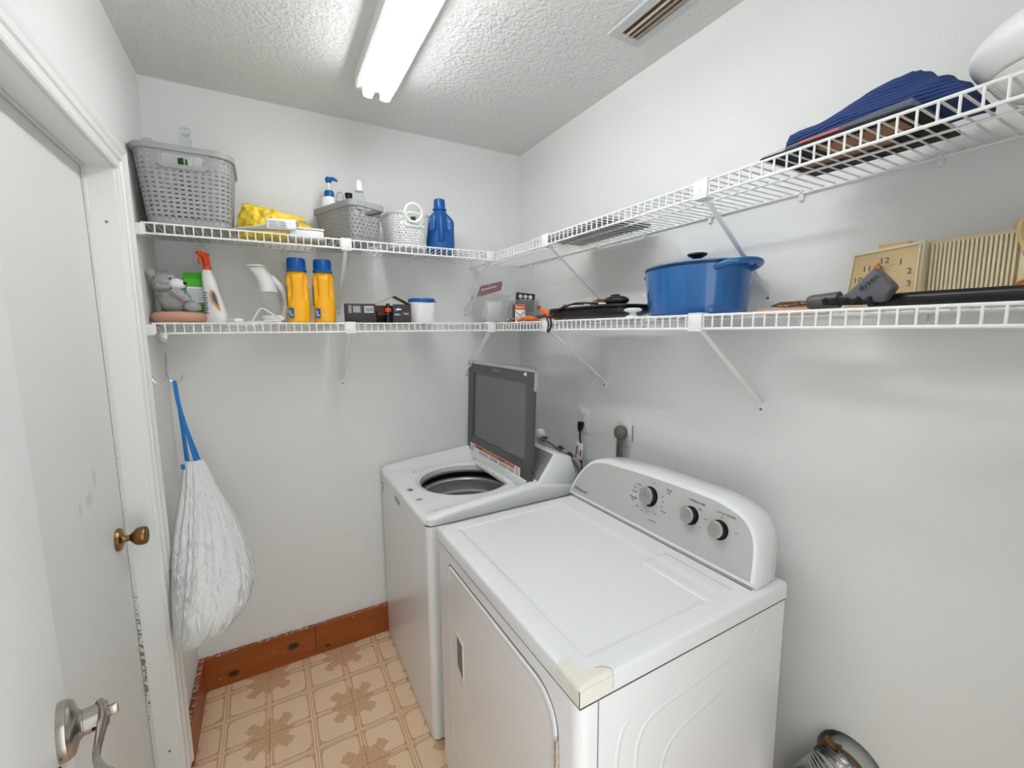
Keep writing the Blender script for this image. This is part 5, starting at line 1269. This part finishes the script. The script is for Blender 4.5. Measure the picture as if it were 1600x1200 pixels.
# radio
RA = math.radians(-4)
t = thing('clock_radio', 'cream vintage clock radio with a gold clock face and slotted grille', 'radio', (-.115, -1.78, D1), RA)
bm = nb(); loft(bm, [[(.0, y0_, .008), (.072, y0_, .012), (.068, y0_, .124), (-.004, y0_, .128)] for y0_ in (.018, -.215)]); bevel_all(bm, .002); part('cabinet', bm, 'cream_dark', t, w=False)
bm = nb(); loft(bm, [[(-.022, .150, .004), (.06, .146, .006), (.056, .137, .119), (-.018, .139, .122)], [(-.030, .016, .002), (.06, .02, .004), (.058, .018, .124), (-.024, .016, .129)]]); bevel_all(bm, .002); cc_ = part('clock_case', bm, 'cream', t, w=False)
def ck(u, v, h=.0):   # point on the clock face: u 0..1 left-right, v 0..1 bottom-top
    a = Vector((-.0225, .146, .009)).lerp(Vector((-.0305, .020, .007)), u); b = Vector((-.0185, .136, .118)).lerp(Vector((-.0245, .020, .1245)), u)
    return a.lerp(b, v)+Vector((-h, 0, 0))
bm = nb(); loft(bm, [[ck(0, 0, .0003), ck(1, 0, .0003), ck(1, 1, .0003), ck(0, 1, .0003)], [ck(.01, .01, .0018), ck(.99, .01, .0018), ck(.99, .99, .0018), ck(.01, .99, .0018)]]); part('clock_face', bm, 'gold_face', cc_, w=False, smooth=False)
bm = nb()
for a, b in (((0, 0), (.02, 1)), ((.98, 0), (1, 1)), ((0, .98), (1, 1)), ((0, 0), (1, .02))):
    loft(bm, [[ck(a[0], a[1], .0015), ck(b[0], a[1], .0015), ck(b[0], b[1], .0015), ck(a[0], b[1], .0015)], [ck(a[0], a[1], .0045), ck(b[0], a[1], .0045), ck(b[0], b[1], .0045), ck(a[0], b[1], .0045)]])
part('face_bezel', bm, 'cream', cc_, w=False, smooth=False)
mt = mtx_of(t); fx_d = (mt.to_3x3() @ Vector((-.05, -1, 0)))
for s_, u, v in (('12', .50, .80), ('1', .745, .735), ('2', .88, .56), ('3', .89, .355), ('4', .86, .13), ('11', .25, .695), ('10', .135, .50), ('9', .105, .27)):
    text(s_, .0165, tuple(mt @ ck(u, v, .0021)), tuple(fx_d), (0, 0, 1), 'ink', cc_, 'numeral', sx=1.15)
bm = nb(); lathe(bm, [(.0065, 0), (.0075, .004), (.006, .008), (.001, .009)], 24, ck(.43, .68, .002), axm((-1, 0, 0))); tube(bm, [ck(.43, .68, .005), ck(.43, .78, .005)], [.004, .001], 8); part('alarm_knob', bm, 'amber', cc_, w=False)
bm = nb(); tube(bm, [ck(.36, .68, .003), ck(.66, .715, .003)], .0005, 5); tube(bm, [ck(.50, .66, .003), ck(.60, .63, .003)], .0005, 5); part('clock_hand', bm, 'cream_dark', cc_, w=False)
bm = nb(); b2(bm, (.002, .052, .1235), (.03, .104, .136), .001); part('snooze_bar', bm, 'tan', cc_, w=False, label='tan snooze bar on top') 
bm = nb(); b2(bm, (-.0035, -.105, .011), (-.0005, .013, .1225)); part('grille_backing', bm, 'cream_dark', t, w=False, smooth=False)
for k in range(19):
    y = .010-.0061*k; bm = nb(); b2(bm, (-.0085, y-.0019, .012), (-.0033, y+.0019, .1215), .0004, 1); part('grille_slat', bm, 'cream', t, w=False)
bm = nb(); b2(bm, (-.009, -.212, .010), (-.0005, -.106, .1245), .0015); part('dial_panel', bm, 'cream', t, w=False)
bm = nb(); lathe(bm, [(.013, 0), (.0125, .004), (.011, .010), (.009, .0105), (.0085, .008), (.001, .008)], 32, (-.0092, -.118, .03), axm((-1, 0, 0))); part('tuning_knob', bm, 'amber', t, w=False)
bm = nb(); tube(bm, [(-.0098, -.122+.012*math.cos(q), .084+.006*math.sin(q)) for q in [2*PI*i/20 for i in range(20)]], .0009, 6, closed=True); tube(bm, [(-.0098, -.104, .088), (-.0098, -.14, .088)], .0007, 6); part('emblem', bm, 'silver', t, w=False)
t = thing('beige_power_cord', 'coiled beige cord draped over the right end of the radio', 'cord', (-.13, -1.93, D1+.13))
bm = nb(); tube(bm, bez([(.03, -.03, .0005), (.0, .02, .012), (-.012, .045, .005), (-.018, .04, -.03), (-.018, .02, -.06), (-.020, -.01, -.075), (-.018, -.06, -.085)], 6), .0035, 8); tube(bm, bez([(.05, -.05, .02), (.03, .0, .026), (.02, .045, .018), (.02, .06, .002)], 6), .003, 8); part('cord', bm, 'beige_cord', t, w=False)

# ================================================================== ITEMS: UPPER RIGHT SHELF
t = thing('black_flat_tray', 'black flat tray wrapped in clear film under the navy fabric', 'tray', (-.19, -1.655, D2))
bm = nb(); b2(bm, (-.11, -.128, 0), (.10, .128, .006), .002); part('tray_base', bm, 'black_matte', t, w=False)
bm = nb(); b2(bm, (-.085, -.10, -.0018), (-.03, .03, -.0002)); b2(bm, (-.02, -.06, -.0018), (.02, .09, -.0002)); part('brown_print', bm, 'brown_card', t, w=False, smooth=False)
bm = nb(); loft(bm, [[(-.112, .125, .007), (.1, .125, .007), (.1, .06, .011), (-.112, .06, .011)], [(-.112, -.125, .0075), (.1, -.125, .0075), (.1, -.125, .014), (-.112, -.125, .018)]]); part('clear_wrap', bm, 'frosted', t, w=False)
bm = nb(); b2(bm, (-.111, -.02, .008), (-.09, .05, .0125), .001); part('red_strip', bm, 'red', t, w=False)
t = thing('navy_fabric', 'folded navy ribbed fabric lying on the black tray', 'fabric', (-.17, -1.675, D2+.019))
bm = nb(); rings = []; NX = 44
for i in range(NX+1):
    u = i/NX; y = .135-.285*u
    hz = [(0, .012), (.03, .040), (.15, .046), (.4, .052), (.6, .066), (.75, .068), (.88, .052), (.97, .03), (1, .010)]
    for (a, ha), (b, hb) in zip(hz, hz[1:]):
        if u <= b: h_ = ha+(hb-ha)*(u-a)/(b-a); break
    w_ = .085*(.75+.25*math.sin(PI*u))
    ring = []
    for k in range(40):
        a = 2*PI*k/40; s_ = .5+.5*math.copysign(abs(math.sin(a))**.75, math.sin(a))
        fold = 1+.14*math.sin(8*u+3*s_)*s_
        ring.append((w_*math.copysign(abs(math.cos(a))**.75, math.cos(a)), y, h_*s_*fold))
    rings.append(ring)
loft(bm, rings); bm.normal_update()
for v in bm.verts:
    rd = 1-2*abs(noise.noise(Vector((v.co.x*12, v.co.y*7+v.co.z*25, v.co.z*30))))
    v.co += v.normal*.007*rd; v.co.z = max(v.co.z, 0.0005)
part('folded_cloth', bm, 'navy_rib', t, w=False, ang=70)
t = thing('white_dome_appliance', 'large white rounded plastic appliance at the right end of the upper shelf', 'appliance', (-.17, -1.975, D2))
bm = nb(); R = []
for i in range(25):
    f = i/24; a = f*PI/2; k = .86+.14*math.sin(min(1, f*3)*PI/2) if f < .33 else math.cos((f-.33)/.67*PI/2)**.62; z = .036+ (f*.115)
    R.append([(.125*max(k, .02)*math.cos(q), .165*max(k, .02)*math.sin(q), z) for q in [2*PI*j/64 for j in range(64)]])
loft(bm, R); part('upper_shell', bm, 'white_plastic', t, w=False, ang=60)
bm = nb(); loft(bm, [[(.125*k*math.cos(q), .165*k*math.sin(q), z) for q in [2*PI*j/64 for j in range(64)]] for z, k in ((0, .6), (.004, .68), (.018, .79), (.0345, .85))]); part('lower_shell', bm, 'white_plastic', t, w=False, ang=60)
bm = nb(); loft(bm, [[(.125*k*math.cos(q), .165*k*math.sin(q), z) for q in [2*PI*j/64 for j in range(64)]] for z, k in ((.0345, .835), (.036, .835))]); part('seam', bm, 'mid_grey', t, w=False)
for k in range(5):
    bm = nb(); a = math.radians(168)+k*.06; p_ = Vector((.118*math.cos(a), .156*math.sin(a), .10+.006*(k % 2))); box(bm, p_, (.006, .006, .006), .001); part('printed_flower', bm, 'salmon' if k % 2 else 'brown_card', t, w=False)

# ================================================================== HOOK AND TRASH BAG
t = thing('over_shelf_hook', 'silver double hook hanging on the lower shelf edge', 'hook', (-1.545, -.312, 1.37))
bm = nb(); pts = [(-1.541, -.295, Z1-LIP+.003)]; 
tube(bm, bez([(-1.541, -.298, Z1-LIP+.0065), (-1.541, -.306, Z1-LIP+.008), (-1.541, -.3135, Z1-LIP+.002), (-1.541, -.3135, 1.505), (-1.5425, -.3135, 1.45), (-1.546, -.3135, 1.39), (-1.5465, -.3135, 1.372)], 6), .0028, 10); part('stem', bm, 'chrome', t)
for s_, wd in ((-1, .036), (1, .046)):
    bm = nb(); tube(bm, bez([(-1.5465, -.3135, 1.374), (-1.5465+s_*wd*.25, -.3135, 1.360), (-1.5465+s_*wd*.55, -.3145, 1.3535), (-1.5465+s_*wd*.85, -.3155, 1.359), (-1.5465+s_*wd, -.3165, 1.373)], 6), .0026, 10); part('hook_arm', bm, 'chrome', t)
    bm = nb(); sphere(bm, (-1.5465+s_*wd, -.3165, 1.376), .0048, sub=2); part('ball_end', bm, 'chrome', t)
bm = nb(); b2(bm, (-1.557, -.3195, 1.492), (-1.530, -.3165, 1.521), .001); cyl(bm, (-1.536, -.319, 1.496), (-1.536, -.3205, 1.496), .006, n=16); part('hook_plate', bm, 'silver', t)
t = thing('trash_bag', 'full white trash bag with blue drawstrings hanging from the hook', 'bag', (-1.48, -.40, .524))
prof = [  # z, x0, x1, yc, ry
 (1.083, -1.521, -1.468, -.315, .020), (1.05, -1.528, -1.458, -.318, .028), (.99, -1.537, -1.440, -.325, .04), (.93, -1.548, -1.415, -.335, .055), (.86, -1.560, -1.388, -.350, .075),
 (.80, -1.564, -1.366, -.375, .098), (.74, -1.566, -1.348, -.40, .118), (.69, -1.566, -1.340, -.425, .13), (.65, -1.566, -1.344, -.445, .135), (.62, -1.566, -1.356, -.46, .132), (.595, -1.566, -1.376, -.468, .124), (.567, -1.566, -1.412, -.475, .108), (.548, -1.564, -1.452, -.48, .085), (.532, -1.560, -1.49, -.485, .055), (.524, -1.555, -1.515, -.485, .03)]
def lerp_prof(z):
    for p, q in zip(prof, prof[1:]):
        if q[0] <= z <= p[0]:
            f = (p[0]-z)/(p[0]-q[0]); return [p[k]+(q[k]-p[k])*f for k in range(1, 5)]
    return list(prof[-1][1:])
bm = nb(); R = []; NZ = 110; NA = 120
for i in range(NZ+1):
    f = i/NZ; z = 1.083-(1.083-.524)*(f**.96 if f < 1 else 1); x0_, x1_, yc, ry = lerp_prof(z)
    cx_, rx_ = (x0_+x1_)/2, (x1_-x0_)/2; ring = []
    up_ = max(0, min(1, (z-.62)/.46)); lo_ = 1-up_
    for k in range(NA):
        a = 2*PI*k/NA
        tw = a+.55*lo_
        n1 = noise.noise(Vector((math.cos(tw)*2.2, math.sin(tw)*2.2, z*2.0))); n2 = noise.noise(Vector((math.cos(tw)*6, math.sin(tw)*6, z*2.5+4)))
        n4 = noise.noise(Vector((math.cos(tw)*14, math.sin(tw)*14, z*3.5+9)))
        n3 = noise.noise(Vector((cx_+rx_*math.cos(a), yc+ry*math.sin(a), z))*18)
        pleat = (1-2*abs(n2))*(.05+.13*up_)+(1-2*abs(n4))*.05
        s_ = 1+pleat*.8-.04+.05*n1+.045*n3*lo_
        x_ = cx_+rx_*math.cos(a)*min(s_, 1.06); y_ = yc+ry*math.sin(a)*s_
        x_ = max(x_, -1.5668)
        ring.append((x_, y_, z+.006*n3*(lo_)))
    R.append(ring)
loft(bm, R, True, True); part('bag_body', bm, 'trash_bag', t, ang=60)
def strap(pts, w_=.0045, tw=0):
    bm = nb(); tube(bm, bez(pts, 8), w_, 8, flat=.2, upv=(1, .2, 0)); part('drawstring', bm, 'bag_blue', t)
hk = (-1.524, -.3145, 1.358)
strap([(-1.5245, -.3095, 1.3515), (-1.524, -.3125, 1.3585), (-1.5235, -.317, 1.353), (-1.521, -.3205, 1.30), (-1.516, -.321, 1.25), (-1.513, -.322, 1.17), (-1.509, -.322, 1.085), (-1.508, -.322, 1.075)], .005)
strap([(-1.5235, -.3165, 1.353), (-1.520, -.3215, 1.30), (-1.514, -.323, 1.25), (-1.500, -.326, 1.17), (-1.488, -.328, 1.092), (-1.487, -.328, 1.08)], .006)
strap([(-1.5235, -.312, 1.353), (-1.521, -.314, 1.30), (-1.515, -.315, 1.25), (-1.498, -.316, 1.17), (-1.480, -.317, 1.092), (-1.478, -.317, 1.08)], .0035)
strap([(-1.524, -.311, 1.353), (-1.5215, -.312, 1.28), (-1.518, -.312, 1.18), (-1.516, -.314, 1.085), (-1.516, -.315, 1.075)], .003)
bm = nb(); b2(bm, (-1.528, -.338, 1.06), (-1.516, -.334, 1.078), .002); part('drawstring_tab', bm, 'bag_blue', t)

# ================================================================== OUTLETS, PLUGS, PIPES
def plate(y, z, label, w_=.070, h_=.115):
    t = thing('wall_outlet', label, 'outlet', (0, y, z), 0, 'white outlets on the right wall')
    bm = nb(); box(bm, (-.003, 0, 0), (.006, w_, h_), .0025); part('cover_plate', bm, 'white_plastic', t, w=False)
    return t
t = plate(-.572, 1.106, 'white duplex outlet behind the washer console, black plug in it')
for dz_ in (.02, -.02):
    bm = nb(); R = [[(x_, a, b+dz_) for a, b in sup(.017, .0145, 3, 24)] for x_ in (-.0062, -.0078)]; loft(bm, R); part('receptacle', bm, 'trim', t, w=False)
    if dz_ > 0:
        bm = nb()
        for yy in (-.0065, .0065): b2(bm, (-.0083, yy-.001, dz_-.0005), (-.0077, yy+.001, dz_+.0075))
        cyl(bm, (-.0077, 0, dz_-.008), (-.0083, 0, dz_-.008), .0022, n=10); part('outlet_slots', bm, 'dark_grey', t, w=False, smooth=False)
t = plate(-.842, 1.106, 'white round outlet with the thick grey dryer plug')
bm = nb(); lathe(bm, [(.026, 0), (.0255, .006), (.023, .007)], 36, (-.0062, 0, -.006), axm((-1, 0, 0))); part('receptacle', bm, 'trim', t, w=False)
bm = nb(); b2(bm, (-.004, -.0375, -.035), (-.0005, -.0353, .03)); part('plate_edge_mark', bm, 'mid_grey', t, w=False, smooth=False)
t = thing('washer_plug', 'black washer plug and thin cord in the duplex outlet', 'plug', (-.0082, -.572, 1.084))
bm = nb(); loft(bm, [[(-.001-q*.02, -w_, a), (-.001-q*.02, w_, a), (-.022-q*.006, w_*.85, a), (-.022-q*.006, -w_*.85, a)] for a, w_, q in ((.015, .011, 0), (.004, .0155, 0), (-.012, .012, .2), (-.03, .006, .5))]); bevel_all(bm, .003); part('plug_body', bm, 'black', t, w=False)
bm = nb(); tube(bm, bez([(-.016, 0, -.026), (-.020, -.006, -.06), (-.018, -.014, -.11), (-.015, -.012, -.18), (-.015, -.02, -.26), (-.015, -.02, -.5)], 6), .004, 8); part('cord', bm, 'black', t, w=False)
t = thing('dryer_plug', 'thick grey dryer plug with a flat cord running down', 'plug', (-.0138, -.842, 1.104))
bm = nb(); R = [[(x_, a, b) for a, b in sup(.025*k, .029*k, 2.6, 28)] for x_, k in ((0, .85), (-.006, .95), (-.020, .97), (-.03, .9), (-.036, .75))]; loft(bm, R); part('plug_body', bm, 'cord_grey', t, w=False, ang=60)
bm = nb(); R = []
for x_, y_, z_ in ((-.016, .003, -.02), (-.018, .004, -.06), (-.019, .004, -.12), (-.019, .004, -.25), (-.019, .0, -.5)): R.append([(x_+b*.2, y_+a, z_) for a, b in sup(.0165, .018, 4, 20)])
loft(bm, R); part('flat_cord', bm, 'cord_grey', t, w=False)
bm = nb()
for k in (-.006, 0, .006): b2(bm, (-.0245, k+.0035, -.4), (-.0226, k+.0045, -.045))
part('cord_groove', bm, 'dark_grey', t, w=False, smooth=False)
t = thing('cord_tag', 'small white and red printed tag behind the washer console', 'tag', (-.052, -.60, .93))
bm = nb(); box(bm, (0, -.004, .045), (.002, .045, .075), .0006, Matrix.Rotation(.15, 3, 'X')); part('tag', bm, 'paper', t, w=False)
bm = nb(); box(bm, (-.0015, .016, .035), (.001, .006, .055), 0, Matrix.Rotation(.15, 3, 'X')); box(bm, (-.0015, -.014, .035), (.001, .008, .03), 0, Matrix.Rotation(.15, 3, 'X')); part('red_print', bm, 'red', t, w=False, smooth=False)
bm = nb(); 
for k in range(5): box(bm, (-.0015, .004, .03+.009*k), (.001, .012, .003), 0, Matrix.Rotation(.15, 3, 'X'))
part('tag_print', bm, 'ink', t, w=False, smooth=False)
bm = nb(); tube(bm, bez([(0, .0, .01), (.01, -.01, -.03), (.02, -.02, -.10)]), .002, 6); part('tag_string', bm, 'dark_grey', t, w=False)
t = thing('water_valves', 'water valve fittings and hoses between the washer and the wall', 'plumbing', (-.06, -.30, .90))
bm = nb(); lathe(bm, [(.028, 0), (.03, .01), (.026, .03), (.012, .036)], 28, (.045, .055, .075), axm((-1, 0, 0))); part('valve_cover', bm, 'white_plastic', t, w=False)
for k, (y_, z_) in enumerate(((.0, .062), (-.14, .045), (-.215, .03))):
    bm = nb(); cyl(bm, (.02, y_, z_-.012), (.02, y_, z_+.012), .012, n=14); box(bm, (.02, y_-.018, z_+.008), (.008, .034, .007), .002, Matrix.Rotation(.4*k-.3, 3, 'X')); part('valve_handle', bm, 'dark_grey', t, w=False)
bm = nb(); tube(bm, bez([(.02, .04, .055), (-.005, -.03, .068), (.0, -.10, .058), (-.005, -.17, .045), (.0, -.25, .028), (.01, -.3, -.02), (.01, -.32, -.1)], 6), .0055, 8); tube(bm, bez([(.01, -.06, .052), (-.01, -.12, .062), (.0, -.2, .035), (.005, -.29, .01), (.01, -.33, -.06)], 6), .004, 8); part('hose', bm, 'mid_grey', t, w=False)
# vent duct
t = thing('dryer_duct', 'crinkled foil dryer duct leaving through the round wall hole', 'duct', (-.06, -1.66, .35))
dv = Vector((-.80, .12, -.55)).normalized()
c0 = Vector((-.030, HC[0]-.0, HC[1]-.004)); 
path = bez([c0, c0+Vector((-.022, .006, -.008)), c0+Vector((-.040, .022, -.040)), c0+Vector((-.046, .045, -.095)), c0+Vector((-.046, .07, -.18))], 20)
bm = nb(); rr_ = [.061+.0032*math.sin(i*PI/1.5)+.0012*noise.noise(Vector((i*.7, 0, 0))) for i in range(len(path))]
tube(bm, path, rr_, 36, upv=(0, 0, 1)); part('foil_hose', bm, 'foil', t, ang=60)
bm = nb(); R = []
ex = lathe(bm, [(.0605, 0), (.0605, .10), (.0575, .10), (.0575, 0)], 48, (-.043, HC[0], HC[1]-.004), axm((1, 0, 0)), (False, False)); part('metal_collar', bm, 'galv', t)
bm = nb(); lathe(bm, [(.0625, 0), (.0665, 0), (.0665, .009), (.0625, .009)], 48, (-.045, HC[0], HC[1]-.003), axm((1, .0, .0)), (False, False)); box(bm, (-.041, HC[0]+.030, HC[1]+.061), (.014, .03, .013), .003, Matrix.Rotation(.45, 3, 'X')); cyl(bm, (-.041, HC[0]+.053, HC[1]+.047), (-.041, HC[0]+.006, HC[1]+.071), .0038, n=10); part('hose_clamp', bm, 'rust', t)
